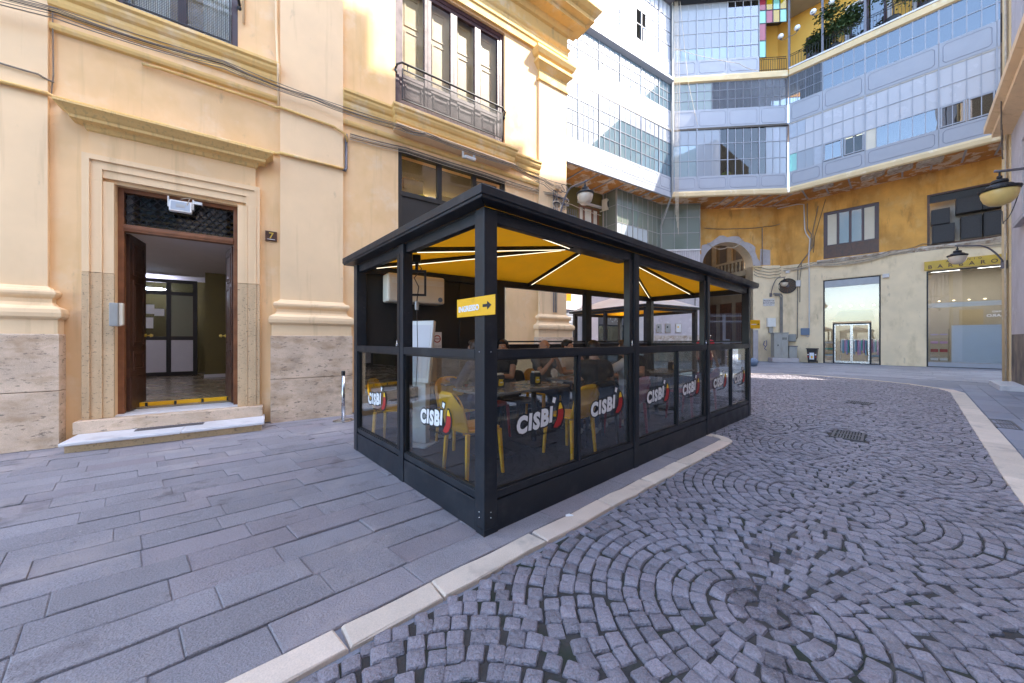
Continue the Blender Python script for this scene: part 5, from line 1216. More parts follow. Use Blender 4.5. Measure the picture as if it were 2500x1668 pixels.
# ---- long cords hanging in the inner corner
random.seed(5)
for i in range(4):
    o = GC.w(.10 + .05 * i, -.25, 0); tag(cable([(0, 0, 23.5), (.06 * i - .05, 0, 17.3), (.02 * i, 0, 13.0), (.05, 0, 9.2 - .4 * i)], .012, .0).build('hanging_cord', 'cable_pale', None, o), 'pale cord hanging down the corner between the glazed wings', 'cord', 'cords in the corner of the galleries')
GC.put(MB().tube([(.0, -.12, 23), (.0, -.12, 10.7), (-.1, .1, 10.2), (-.35, 1.0, 8.9), (-.35, 1.05, 7.5)], .06, 10), 'drain_pipe', 'grey_box', 'old drain pipe in the corner between the glazed wings', 'pipe', smooth=True)
GC.put(cable([(.1, -.2, 19.6), (3.9, -.2, 18.4), (5.1, -.16, 17.9)], .014, .1), 'cord_line', 'cable_pale', 'slack pale cord across the middle glazed bay', 'cord'); GC.put(cable([(.35, -.25, 23), (.9, -.2, 17.5), (1.5, -.14, 14.8)], .012, .05), 'cord_line', 'cable_pale', 'thin cord slanting down the middle glazed bay', 'cord')

# ------------------------------------------------------------------ storeys below the galleries
def arch_pts(cx, cz, r, n=20): return [(cx - r * math.cos(PI * i / n), cz + r * math.sin(PI * i / n)) for i in range(n + 1)]
wb = WC.thing('archway_house', 'ochre and cream house with archway, fan opening and two shops under the galleries', 'building')
AC, AZ, AR = -3.37, 6.47, 1.65
up = MB(); ap = arch_pts(AC, AZ, AR)
for (xa, za), (xb, zb) in zip(ap[:-1], ap[1:]): up.poly([(xa, 0, za), (xb, 0, zb), (xb, 0, 10.42), (xa, 0, 10.42)])
up.poly([(-8.3, 0, 6.45), (AC - AR, 0, 6.45), (AC - AR, 0, 10.42), (-8.3, 0, 10.42)]); up.poly([(AC + AR, 0, 6.45), (.02, 0, 6.45), (.02, 0, 10.42), (AC + AR, 0, 10.42)]); up.build('upper_wall', 'orange_wall', wb)
iv = MB(); full = [(AC - AR, 0)] + ap + [(AC + AR, 0)]
for (xa, za), (xb, zb) in zip(full[:-1], full[1:]): iv.poly([(xa, 0, za), (xb, 0, zb), (xb, .9, zb), (xa, .9, za)])
iv.build('arch_reveal', 'pale_wall', wb)
random.seed(9)
st = MB(); n = 26; ro = [AR + .42 + .10 * math.sin(i * 1.3) + random.uniform(-.06, .06) for i in range(n + 1)]
for i in range(n):
    a, b = PI * i / n, PI * (i + 1) / n; f = lambda r, t: (AC - r * math.cos(t), -.006, AZ + r * math.sin(t)); st.poly([f(AR, a), f(AR, b), f(ro[i + 1], b), f(ro[i], a)])
st.poly([(-1.30, -.006, 6.5), (-.62, -.006, 6.5), (-.62, -.006, 7.5), (-1.25, -.006, 7.6)]); st.build('stucco_patch', 'grey_stucco', wb)
MB().box(AC + AR, .02, 0, .9, 0, 6.449).build('pier', 'pale_wall', wb); MB().box(-8.3, AC - AR, 0, .9, 0, 6.449).build('pier', 'mauve_wall', wb)
MB().box(AC + AR - .003, AC + AR + .30, -.05, -.001, 0, 2.1).build('arch_plinth', 'grey_stucco', wb); MB().mould(AC + AR + .03, -1.25, [(.0, 6.15), (.04, 6.18), (.04, 6.3), (.09, 6.36), (.09, 6.43), (0, 6.46)], 1, 1).build('impost', 'band_yellow', wb)
MB().box(-8.28, AC - AR - .1, -.012, -.001, 0, 1.75).build('peeling_dado', 'peeling_wall', wb)
# right-hand front, in its own direction
rw = MB().merge(wall(.0, 12.8, 0, 6.40, [(2.18, 4.67, 0, 5.17), (6.36, 9.30, 0, 5.12), (10.3, 12, 0, 5)], 0, .35).xf(WC.M.inverted() @ WR.M)).build('lower_wall', 'pale_wall', wb)
ru = MB().merge(wall(.0, 12.8, 6.401, 10.42, [(2.20, 4.60, 6.50, 9.40), (6.38, 9.1, 6.46, 9.22)], 0, .35).xf(WC.M.inverted() @ WR.M)).build('upper_wall', 'orange_wall', wb)
R2C = WC.M.inverted() @ WR.M
def rp(mb, name, m, parent=None, bev=0): return mb.xf(R2C).build(name, m, parent or wb, bev=bev)
rp(MB().mould(1.9, 12.6, [(.0, 6.22), (.03, 6.26), (.06, 6.33), (.10, 6.36), (.10, 6.43), (.0, 6.47)]), 'ledge', 'peeling_wall'); rp(MB().box(2.1, 4.75, -.03, -.001, 5.2, 5.72), 'shop_lintel', 'pale_wall')
rp(MB().box(4.74, 5.0, -.12, 0, 4.98, 5.20), 'alarm_box', 'plate_stone', None, .01)
# windows above the shops
w1 = rp(frame_rect(2.20, 4.60, 6.50, 9.40, .12, .06, .18), 'window', 'wood_purple', None, .005)
for i in range(4):
    a = 2.32 + i * .54; f = frame_rect(a, a + .54, 7.28, 9.28, .06, .07, .14); f.xf(R2C).build('casement', 'wood_purple', w1)
    o = pane(w1, 0, 1, 0, 1, 0, 'curtain_cream' if i in (0, 3) else 'glass_dark'); o.matrix_local = R2C @ Matrix.Translation((a + .06, .10, 7.34)) @ Matrix.Diagonal((.42, .008, 1.88, 1))
rp(MB().box(2.2, 4.6, .0, .05, 6.50, 7.26), 'sill_board', 'wood_dark', w1); rp(MB().box(2.25, 4.55, .5, .55, 6.4, 9.4), 'inner_curtain', 'curtain', w1)
w2 = rp(frame_rect(6.38, 9.1, 6.46, 9.22, .09, .02, .14), 'window', 'wood_dark', None, .005); rp(MB().box(6.45, 9.05, .10, .12, 8.75, 9.15), 'blind_box', 'pot', w2)
for i, (a, b, z0, z1, y) in enumerate(((6.52, 7.15, 7.55, 8.35, -.05), (6.55, 7.3, 6.55, 7.5, -.12), (7.35, 8.15, 7.95, 8.75, -.02), (8.17, 9.0, 7.95, 8.75, -.02), (7.5, 8.15, 6.6, 7.75, .0), (8.2, 8.95, 6.6, 7.8, .0))):
    c = rp(MB().box(a, b, y, y + .5, z0, z1), 'cooling_unit', 'cabinet_fan', w2, .01); rp(frame_rect(a + .03, b - .03, z0 + .03, z1 - .03, .025, y - .012, y - .001), 'unit_grille', 'pot', w2)
rp(MB().box(6.3, 9.2, .6, .65, 6.4, 9.3), 'plant_room_back', 'grey_box', w2)
# shop 1
s1 = rp(frame_rect(2.18, 4.67, .0, 5.17, .07, .03, .14, .03), 'shopfront', 'anthracite'); sh1 = rp(MB().box(2.25, 4.6, .04, .13, 4.70, 5.10), 'roller_shutter', 'shutter_metal', s1)
for i in range(4): rp(MB().box(2.25, 4.6, .025, .04, 4.72 + i * .095, 4.78 + i * .095), 'slat', 'shutter_metal', s1)
def rpane(par, a, b, z0, z1, y, ty):
    o = pane(par, 0, 1, 0, 1, 0, ty); o.matrix_local = R2C @ Matrix.Translation((a, y, z0)) @ Matrix.Diagonal((b - a, .01, z1 - z0, 1))
rpane(s1, 2.25, 4.6, 2.55, 4.70, .09, 'glass_shop'); rpane(s1, 2.25, 2.62, .03, 2.55, .09, 'glass_shop'); rpane(s1, 4.29, 4.6, .03, 2.55, .09, 'glass_shop')
d1 = rp(frame_rect(2.62, 4.29, .03, 2.46, .08, .04, .14, .02), 'shop_door_frame', 'anthracite', s1)
for a, b in ((2.70, 3.45), (3.46, 4.21)): rp(frame_rect(a, b, .05, 2.38, .05, .05, .11, .12), 'door_leaf', 'steel', s1); rpane(s1, a + .05, b - .05, .17, 2.33, .08, 'glass_clear')
rp(MB().prism([(2.5, 2.6), (4.45, 2.6), (4.3, 3.25), (2.95, 3.25)], .35, .40), 'inner_awning', 'awning', s1)
for nm, x0, x1, m in (('shop_room', 1.2, 5.6, 'shop_back'), ('shop_room', 6.0, 10.0, 'shop_back')):
    rp(shell(x0, x1, .36, 3.6, .01, 5.4), nm, m); rp(MB().box(x0, x1, .40, 3.6, .0, .03), 'shop_floor', 'marble')
for i in range(5): rp(MB().box(2.3 + i * .5, 2.4 + i * .5, 1.2, 1.3, 3.55, 3.58), 'downlight', 'shop_lamp', s1)
rail = WR.thing('clothes_rail', 'chrome clothes rail in the left shop window', 'clothes rail', 2.9, .9, .03)
MB().tube([(0, 0, 1.45), (1.7, 0, 1.45)], .014, 6).build('bar', 'steel', rail); [MB().tube([(x, 0, 0), (x, 0, 1.45)], .014, 6).build('upright', 'steel', rail) for x in (0, 1.7)]
random.seed(21); cols = ['shirt_white', 'shirt_blue', 'shirt_pink', 'shirt_lilac', 'shirt_teal', 'shirt_pink', 'shirt_blue']
names = {'shirt_white': 'white', 'shirt_blue': 'pale blue', 'shirt_pink': 'pink', 'shirt_lilac': 'lilac', 'shirt_teal': 'teal'}
for i in range(20):
    c = cols[i % 7]; x = .05 + i * .083; h = random.uniform(.65, .95)
    sh = MB(); sh.prism([(-.03, 0), (.03, 0), (.035, h * .6), (.028, h - .06), (.008, h), (-.008, h), (-.028, h - .06), (-.035, h * .6)], -.18, .18)
    WR.put(sh, 'shirt', c, names[c] + ' shirt hanging on the rail in the left shop window', 'shirt', 2.9 + x, .9, .03 + 1.42 - h, random.uniform(-.1, .1), 'shirts on the shop rail', bev=.01)
for sx, nm in ((2.35, 'left'), (4.40, 'right')):
    t = WR.thing('shop_shelf', 'low shelf with folded clothes at the %s of the left shop' % nm, 'shelf', sx, 1.3, .03)
    for z in (.35, .75, 1.15, 1.5): MB().box(-.3, .3, -.2, .2, z, z + .03).build('board', 'shelf', t)
    MB().box(-.32, -.3, -.2, .2, 0, 1.6).build('side', 'shelf', t); MB().box(.3, .32, -.2, .2, 0, 1.6).build('side', 'shelf', t)
    for k, z in enumerate((.38, .78, 1.18)): MB().box(-.2, .2, -.15, .15, z, z + .12).build('folded_clothes', ('shirt_blue', 'shirt_teal', 'shirt_white')[k], t, bev=.02)
# shop 2 with its gold sign
s2 = rp(frame_rect(6.36, 9.30, .0, 5.12, .06, .03, .14, .03), 'shopfront', 'anthracite'); rpane(s2, 6.42, 9.24, .25, 5.06, .09, 'glass_shop'); rp(MB().box(6.42, 9.24, .05, .13, .03, .25), 'shop_plinth', 'glaze_blue', s2)
rp(MB().box(7.22, 9.24, .32, .36, .26, 2.20), 'display_board', 'board_blue', s2); rp(MB().box(6.42, 9.24, .5, .54, 3.18, 3.42), 'white_beam', 'ink_white', s2)
for i in range(4): rp(MB().box(6.8 + i * .5, 6.88 + i * .5, 1.0, 1.1, 3.55, 3.58), 'downlight', 'shop_lamp', s2)
rp(MB().box(7.6, 8.4, 2.2, 2.3, .05, 3.1), 'inner_cabinet', 'shelf', s2)
for x0 in (2.2, 3.6, 6.6, 8.2): rp(MB().box(x0, x0 + 1.0, .8, 2.0, 5.28, 5.32), 'added_ceiling_glow', 'shop_panel')  # glowing sheets added out of view to brighten the shops
wt = text_mb('BARBARO', .20, .002, .001, 0, 1.05); rp(wt.xf(Matrix.Translation((8.75, .075, 2.58)) @ Matrix.Scale(-1, 4, (1, 0, 0))), 'window_lettering', 'ink_white', s2); rp(text_mb('ANTONIO', .12, .002, .001, 0, 1.05).xf(Matrix.Translation((8.75, .075, 2.80)) @ Matrix.Scale(-1, 4, (1, 0, 0))), 'window_lettering', 'ink_white', s2)
t = WR.thing('shop_shelf', 'shelf with pink and red folded clothes in the right shop window', 'shelf', 6.78, .55, .26)
for z in (.05, .5, .95, 1.4): MB().box(-.3, .36, -.15, .15, z, z + .025).build('board', 'shelf', t)
for x in (-.32, .36): MB().box(x, x + .02, -.15, .15, 0, 1.75).build('side', 'shelf', t)
for k, z in enumerate((.075, .525, .975, 1.425)): [MB().box(-.26 + q * .32, -.0 + q * .32, -.12, .12, z, z + (.12, .16, .13, .08)[k]).build('folded_clothes', ('ink_white', 'cloth_red', 'shirt_pink', 'shirt_lilac')[k], t, bev=.02) for q in (0, 1)]
sg = WR.thing('shop_sign', 'gold shop sign reading ANTONIO BARBARO over the right shop', 'sign', 6.28, -.09, 5.16)
MB().box(0, 2.75, 0, .085, 0, .47).build('board', 'gold_sign', sg, bev=.006)
for i, ch in enumerate('BARBARO'): text_mb(ch, .27, .004, .002).build('letter', 'wood_purple', sg, loc=(.20 + i * .338, -.006, .07))
for i, ch in enumerate('ANTONIO'): text_mb(ch, .14, .004, .001).build('letter', 'wood_purple', sg, loc=(.78 + i * .17, -.006, .335))
# ---- court seen through the arch, with gate
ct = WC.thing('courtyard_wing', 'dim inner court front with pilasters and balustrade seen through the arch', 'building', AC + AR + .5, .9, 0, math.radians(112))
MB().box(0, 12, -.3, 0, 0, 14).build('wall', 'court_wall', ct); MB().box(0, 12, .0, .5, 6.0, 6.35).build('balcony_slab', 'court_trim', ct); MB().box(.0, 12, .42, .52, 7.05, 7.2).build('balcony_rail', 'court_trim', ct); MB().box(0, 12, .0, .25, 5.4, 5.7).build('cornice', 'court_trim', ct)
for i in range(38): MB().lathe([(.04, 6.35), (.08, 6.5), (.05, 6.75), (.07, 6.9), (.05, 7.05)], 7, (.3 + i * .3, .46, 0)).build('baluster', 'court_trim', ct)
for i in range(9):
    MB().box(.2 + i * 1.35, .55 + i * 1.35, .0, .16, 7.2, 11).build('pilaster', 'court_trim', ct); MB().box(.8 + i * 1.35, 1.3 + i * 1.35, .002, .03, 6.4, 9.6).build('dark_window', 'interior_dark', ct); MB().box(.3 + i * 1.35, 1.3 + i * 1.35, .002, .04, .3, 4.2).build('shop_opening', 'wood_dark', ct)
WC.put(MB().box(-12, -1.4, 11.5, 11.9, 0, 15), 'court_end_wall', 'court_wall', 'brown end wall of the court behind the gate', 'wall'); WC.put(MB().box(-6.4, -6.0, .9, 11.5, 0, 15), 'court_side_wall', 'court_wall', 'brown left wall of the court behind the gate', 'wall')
gt = WC.thing('iron_gate', 'grey iron gate with spear tips closing the archway', 'gate', AC, .45, 0)
gm = MB(); [gm.box(-AR, AR, -.02, .02, z, z + .05) for z in (.15, 1.25, 2.72, 3.08)]; gm.build('rails', 'iron_grey', gt)
for i in range(25):
    x = -AR + .06 + i * (2 * AR - .12) / 24; MB().tube([(x, 0, .1), (x, 0, 3.18), (x, 0, 3.22), (x, 0, 3.30)], [.014, .014, .03, .002], 6).build('bar', 'iron_grey', gt)
for x in (-.05, .05, -AR + .03, AR - .03): MB().box(x - .035, x + .035, -.03, .03, .05, 3.2).build('gate_post', 'iron_grey', gt)
for i in range(24): x = -AR + .13 + i * (2 * AR - .12) / 24; MB().tube([(x + .045 * math.cos(a), -.01, 2.66 + .045 * math.sin(a)) for a in [2 * PI * k / 8 for k in range(9)]], .008, 4).build('scroll', 'iron_grey', gt)
MB().box(.06, .36, -.03, .0, 1.15, 1.5).build('lock_plate', 'iron_grey', gt)
# ---- ground storey under the left wing
lb = WLF.thing('side_house', 'house wall with shuttered shops under the white glazed wing', 'building')
MB().merge(wall(-6, 9.6, 0, 5.6, [(1.0, 3.0, 0, 3.2), (4.2, 6.6, 0, 3.3), (7.0, 8.7, 0, 3.2)], 0, .4)).build('lower_wall', 'mauve_wall', lb); MB().merge(wall(-6, 9.6, 5.601, 10.42, [(2.6, 4.3, 6.6, 9.45)], 0, .4)).build('upper_wall', 'interior_olive', lb)
lw2 = frame_rect(2.6, 4.3, 6.6, 9.45, .12, .02, .15).build('window', 'wood_frame', lb); [MB().box(x, x + .14, .03, .13, 6.7, 9.33).build('stile', 'wood_frame', lw2) for x in (3.0, 3.7)]
[pane(lw2, a, b, 6.7, 9.33, .08, 'curtain_cream') for a, b in ((2.72, 3.0), (3.14, 3.7), (3.84, 4.18))]; MB().box(2.5, 4.4, -.12, .0, 9.5, 9.62).build('lintel', 'plate_stone', lb)
wbars = MB(); [wbars.box(x, x + .025, -.10, -.07, 6.4, 9.0) for x in [1.2 + .14 * i for i in range(9)]]; wbars.box(1.2, 2.35, -.10, -.07, 8.6, 8.64); wbars.build('window_bars', 'iron_grey', lb)
for a, b, m in ((1.0, 3.0, 'glaze_white'), (7.0, 8.7, 'shutter_white')):
    s_ = MB().box(a, b, .12, .16, 0, 3.2).build('roller_shutter', m, lb); [MB().box(a, b, .10, .12, i * .16 + .02, i * .16 + .10).build('slat', m, s_) for i in range(20)]
sp_ = frame_rect(4.2, 6.6, 0, 3.3, .09, .02, .12).build('shopfront', 'anthracite', lb); MB().box(4.29, 6.51, .05, .10, 2.3, 2.4).build('transom', 'anthracite', sp_); [pane(sp_, a, b, .09, 2.3, .07, 'glass_dark') for a, b in ((4.29, 5.4), (5.42, 6.51))]
gm = MB(); [gm.box(4.29 + i * .07, 4.30 + i * .07, .03, .045, 2.4, 3.21) for i in range(32)]; [gm.box(4.29, 6.51, .028, .043, 2.45 + i * .07, 2.46 + i * .07) for i in range(11)]; gm.build('wire_grille', 'iron_grey', sp_)
for x in (5.5, 6.05): MB().tube([(x + .22 * math.cos(a), .01, 2.8 + .22 * math.sin(a)) for a in [2 * PI * k / 16 for k in range(17)]], .02, 5).build('ring', 'steel', sp_)
MB().box(4.2, 6.6, 1.6, 1.7, 0, 3.4).build('shop_back', 'interior_dark', lb)
aw = WLF.thing('awning', 'small yellow shop awning beside the corner pilaster', 'awning', .2, -.05, 3.3); MB().prism([(0, .25), (1.0, .25), (1.0, .9), (0, .9)], -.9, -.88).build('valance', 'yellow_fabric', aw); MB().add([(0, 0, 1.3), (1.0, 0, 1.3), (1.0, -.89, .9), (0, -.89, .9)], [(0, 1, 2, 3)]).build('cloth', 'yellow_fabric', aw)
acu = WLF.thing('outdoor_unit', 'cream outdoor air-conditioning unit beside the veranda under the soffit', 'air conditioner', 4.35, -.55, 9.35, .2); MB().box(0, .85, 0, .35, 0, .62).build('casing', 'cream_plastic', acu, bev=.02); MB().lathe([(.24, 0), (.24, .01), (0, .01)], 18).xf(Matrix.Translation((.30, -.001, .31)) @ Matrix.Rotation(PI / 2, 4, 'X')).build('fan_grille', 'cabinet_fan', acu); MB().box(.60, .82, -.004, .0, .5, .57).build('badge', 'shirt_teal', acu)
[MB().box(x, x + .04, -.05, .55, -.05, 0).build('bracket', 'cream_plastic', acu) for x in (.1, .7)]; MB().tube([(.8, .2, 0), (.9, .3, -.4), (.92, .35, -1.6)], .03, 6).build('hose', 'cable_pale', acu)
WLF.put(cable([(.5, -.1, 9.4), (2.0, -.1, 9.25), (4.3, -.12, 9.05)], .02, .05), 'wall_cable', 'cable_pale', 'pale cable to the air-conditioning unit under the soffit', 'cable')
# ---- fittings on the archway house
WR.put(MB().tube([(-.3, -.1, 10.3), (.9, -.06, 10.3), (1.25, -.05, 10.2), (1.30, -.05, 8.6), (1.36, -.05, 8.3), (1.55, -.05, 7.9), (1.50, -.05, 6.8), (1.50, -.12, 6.4), (1.52, -.05, 6.0), (1.52, -.05, 1.75), (1.45, -.05, 1.66), (1.35, -.05, 1.70)], .035, 8), 'conduit', 'plate_stone', 'long pale conduit running down the ochre and cream wall', 'pipe', smooth=True)
for i, pts in enumerate(([(1.42, -.04, 10.2), (1.42, -.04, 8.6), (1.62, -.04, 8.2), (1.60, -.04, 7.2), (1.2, -.04, 6.6), (.95, -.04, 6.2), (.92, -.04, 1.6), (.8, -.04, 1.5)], [(1.95, -.03, 9.9), (1.7, -.03, 8.4), (1.7, -.03, 7.4), (1.15, -.05, 6.5), (1.05, -.05, 5.4), (1.05, -.05, 3.9)], [(2.3, -.03, 10.2), (1.78, -.03, 8.0), (1.72, -.03, 7.0)])):
    WR.put(cable(pts, .028 - .006 * i, .02, 6), 'wall_cable', ('cable', 'cable', 'cable_dark')[i], ('thick brown cable down the cream wall left of the first shop', 'brown cable down the ochre wall left of the brown window', 'thin dark cable beside the brown window')[i], 'cable')
random.seed(31)
for i in range(7):
    z = 6.35 + random.uniform(-.18, .2); WR.put(cable([(.2, -.05, z - .15), (1.8, -.12, z), (3.4, -.14, z - .1 + random.uniform(-.1, .1)), (5.1, -.12, z + .12), (6.2, -.06, z + .25), (9, -.08, z + .35 - .1 * i)], random.uniform(.012, .022), random.uniform(.02, .12), 6), 'cable_run', 'cable' if i % 2 else 'cable_pale', 'loose cable strung along the ledge between ochre and cream wall', 'cable', group='cables along the shop ledge')
for i in range(4):
    z = 6.3 - .2 * i; WC.put(cable([(-1.7, -.05, z + .2), (-1.2, -.06, z), (-.4, -.06, z - .05), (.0, -.1, z + .03)], .018, .06, 6), 'cable_run', 'cable', 'cable draped across the pier right of the arch', 'cable', group='cables on the arch pier')
WC.put(cable([(-4.9, -.04, 9.1), (-2.9, -.05, 9.0), (-.8, -.05, 9.1), (-.02, -.05, 9.25)], .02, .05, 6), 'cable_run', 'cable', 'cable strung across the ochre wall above the arch', 'cable'); WC.put(MB().tube([(-1.15, -.04, 9.0), (-1.15, -.04, 6.5)], .03, 6), 'down_pipe', 'cable', 'thin brown pipe down the ochre wall right of the arch', 'pipe'); WC.put(cable([(-4.7, -.05, 8.1), (-3.4, -.1, 7.75), (-2.4, -.08, 8.3)], .022, .28, 10), 'slack_cable', 'cable_pale', 'slack pale cable hanging across the top of the arch', 'cable')
fan = WR.thing('extractor_fan', 'round rusty extractor fan in the cream wall', 'fan', .40, -.005, 5.03)
MB().lathe([(0, 0), (.50, 0), (.50, .02), (0, .02)], 28).xf(Matrix.Rotation(PI / 2, 4, 'X')).build('opening', 'interior_dark', fan); MB().rings([[(math.cos(a) * r, y, math.sin(a) * r) for a in [2 * PI * i / 28 for i in range(28)]] for r, y in ((.50, -.02), (.50, -.06), (.46, -.06), (.46, -.02))], True, False).build('rim', 'iron', fan); MB().lathe([(0, 0), (.11, 0), (.11, .04), (0, .05)], 14).xf(Matrix.Translation((0, -.022, 0)) @ Matrix.Rotation(PI / 2, 4, 'X')).build('hub', 'iron_grey', fan)  # the fan opening is a solid disc, the hole's shade put into its colour
for i in range(16): a = 2 * PI * i / 16; MB().box(.1, .46, -.008, .008, -.008, .008).xf(Matrix.Translation((0, -.035, 0)) @ Matrix.Rotation(a, 4, 'Y')).build('spoke', 'wood_frame', fan)
WR.put(MB().box(-.12, .12, -.14, 0, -.2, .2), 'junction_box', 'plate_stone', 'pale box right of the extractor fan', 'junction box', .98, 0, 5.12, bev=.01)
pl = WC.thing('street_plate', 'white marble street name plate right of the archway', 'street sign', -.72, -.004, 3.98); MB().box(-.36, .36, -.025, 0, -.25, .25).build('plate', 'plate_stone', pl, bev=.004)
text_mb('PIAZZETTA', .13, .002, .001).build('lettering', 'wood_dark', pl, loc=(0, -.0275, .06)); text_mb('MATILDE SERAO', .105, .002, .001, 0, .95).build('lettering', 'wood_dark', pl, loc=(0, -.0275, -.08)); text_mb('SEZ. S. GIUSEPPE', .05, .002, .0005).build('lettering', 'wood_dark', pl, loc=(0, -.0275, -.19))
lwp = WC.w(-.62, -.06, 4.5); street_lamp('bracket street lamp with milky bowl beside the extractor fan', lwp, Vector(lwp) + Vector((.42, -.62, 1.05)), 0, .46)
CB = Frame(17.55, 23.05, -12)
WC.put(MB().box(-.26, .26, -.16, 0, -.30, .30), 'electric_box', 'white_plastic', 'white wall box above the grey street cabinet', 'electric box', -.62, -.002, 2.62, bev=.015); WC.put(MB().box(-.12, .12, -.1, 0, -.2, .2), 'cable_duct', 'grey_box', 'grey duct between white box and street cabinet', 'duct', -.62, -.003, 2.12)
cb = CB.thing('street_cabinet', 'tall grey street cabinet on a concrete plinth beside the arch', 'cabinet', -.05, -.3, 0)
MB().box(-.55, .95, -.30, .30, 0, .28).build('plinth', 'grey_stucco', cb, bev=.02); MB().box(-.42, .38, -.22, .22, .28, 1.85).build('body', 'grey_box', cb, bev=.015); MB().box(-.46, .42, -.25, .25, 1.85, 1.92).build('lid', 'grey_box', cb, bev=.01); [MB().box(a, a + .385, -.232, -.221, .34, 1.80).build('door', 'grey_box', cb, bev=.006) for a in (-.41, -.015)]; MB().box(-.23, -.18, -.25, -.232, 1.05, 1.15).build('lock', 'iron', cb); [MB().box(.05 + i * .045, .07 + i * .045, -.236, -.2325, 1.45, 1.6).build('vent_slot', 'iron', cb) for i in range(6)]
sb = CB.thing('small_cabinet', 'low grey box on the concrete plinth beside the street cabinet', 'cabinet', .65, -.28, .285); MB().box(-.22, .22, -.18, .18, 0, .72).build('body', 'grey_box', sb, bev=.015); MB().box(-.25, .25, -.2, .2, .72, .78).build('lid', 'iron_grey', sb, bev=.01)
WR.put(MB().box(-.24, .24, -.18, 0, -.24, .24), 'meter_box', 'grey_box', 'grey meter box with two dials above the low box', 'meter', .62, -.002, 1.58, bev=.015); WR.put(MB().box(-.22, .22, -.12, 0, -.22, .22), 'junction_box', 'blue_box', 'blue grey junction box left of the first shop', 'junction box', 1.32, -.002, 1.98, bev=.015); WR.put(MB().box(-.1, .1, -.08, 0, -.08, .08), 'junction_box', 'plate_stone', 'small white box above the extractor fan', 'junction box', .42, -.002, 5.95, bev=.01)
for k in (0, 1): WC.put(MB().tube([(-.45 + .08 * k, -.07, 4.55 - .1 * k), (.0 - .1 * k, -.07, 4.55 - .1 * k), (.10 - .1 * k, -.07, 4.40 - .1 * k), (.10 - .1 * k, -.07, 1.9), (.12 - .1 * k, -.09, .9)], .045, 8), 'duct_pipe', 'pipe_grey', ('thick grey duct bending down to the street cabinet', 'second grey duct just left of the thick one by the cabinet')[k], 'pipe', smooth=True)
gf = MB().tube([(-.92, -.008, 1.0), (-1.05, -.008, 1.1), (-1.0, -.008, 1.35), (-.85, -.008, 1.4), (-.85, -.008, 1.1), (-1.0, -.008, .85), (-.86, -.008, .75)], .02, 5); WC.put(gf, 'graffiti_tag', 'graffiti', 'blue spray tag on the wall beside the street cabinet', 'graffiti')
def wheelie(fr, x, y, rz, lid, label, h=.95, stripes=True):
    b = fr.thing('wheelie_bin', label, 'bin', x, y, 0, rz, 'wheeled bins'); rs_ = []
    for z, w in ((.06, .19), (h * .9, .25)): rs_.append([(-w, -w, z), (w, -w, z), (w, w, z), (-w, w, z)])
    MB().rings(rs_).build('body', 'bin_black', b, bev=.015); MB().box(-.28, .28, -.29, .28, h * .9, h * .97).build('lid', lid, b, bev=.015); [MB().lathe([(.08, -.02), (.08, .02)], 12).xf(Matrix.Translation((s * .2, .22, .08)) @ Matrix.Rotation(PI / 2, 4, 'Y')).build('wheel', 'rubber', b) for s in (-1, 1)]
    MB().box(-.11, .11, -.252, -.238, .22, .70).xf(Matrix.Translation((0, .018, 0))).build('label_plate', 'board_blue', b); MB().prism([(-.03, .3), (.03, .28), (.06, .36), (.02, .46), (-.05, .42)], -.240, -.236).build('emblem', 'ink_yellow', b)
    if stripes:
        for s in (-1, 1):
            for k in range(3): MB().box(s * .18 - .035, s * .18 + .035, -.246, -.238, .35 + k * .14, .42 + k * .14).xf(Matrix.Translation((0, .012, 0))).build('reflector', ('ink_red', 'ink_white')[k % 2], b)
wheelie(WR, 1.72, -.42, 0, 'bin_black', 'black wheelie bin with striped reflectors left of the first shop'); wheelie(WC, -5.6, -4.4, .2, 'bin_blue', 'wheelie bin with blue lid behind the far end of the pavilion'); wheelie(WC, -5.0, -4.2, .1, 'bin_green', 'wheelie bin with green lid beside the blue-lidded one'); wheelie(WC, -3.9, -1.2, .1, 'bin_green', 'green-lidded wheelie bin by the iron gate', .95, False)
bg_ = MB().ell((0, 0, .22), (.3, .26, .24), 14, 10); bg_.v = [(x + .03 * math.sin(z * 30), y + .03 * math.sin(x * 25), max(z, 0)) for x, y, z in bg_.v]; WC.put(bg_, 'rubbish_bag', 'blue_box', 'dark blue rubbish bag on the ground by the bins', 'bag', -4.5, -4.8, 0, smooth=True)
for i, x in enumerate((-7.9, -7.3, -6.6)):
    m = WC.thing('wall_meter', ('leftmost grey meter box on the mauve wall', 'middle grey meter box on the mauve wall', 'white meter box with a yellow sticker in a ragged hole in the mauve wall')[i], 'meter', x, -.02, 2.25); MB().box(-.2, .2, -.02, .018, -.32, .32).build('recess', 'peeling_wall', m); MB().box(-.16, .16, -.06, -.02, -.28, .28).build('door', 'grey_box' if i < 2 else 'white_plastic', m, bev=.01); MB().box(-.08, 0, -.064, -.06, .02, .14).build('sticker', 'ink_yellow' if i == 2 else 'iron', m)
WC.put(cable([(-8.2, -.04, 4.6), (-7.4, -.05, 4.7), (-6.5, -.05, 4.55), (-5.2, -.05, 4.6)], .025, .08, 6), 'wall_cable', 'cable', 'cable strung across the mauve wall above the meters', 'cable'); WC.put(MB().tube([(-5.5, -.04, 6), (-5.5, -.04, .2)], .03, 6), 'down_pipe', 'cable', 'brown pipe down the mauve wall beside the arch', 'pipe')

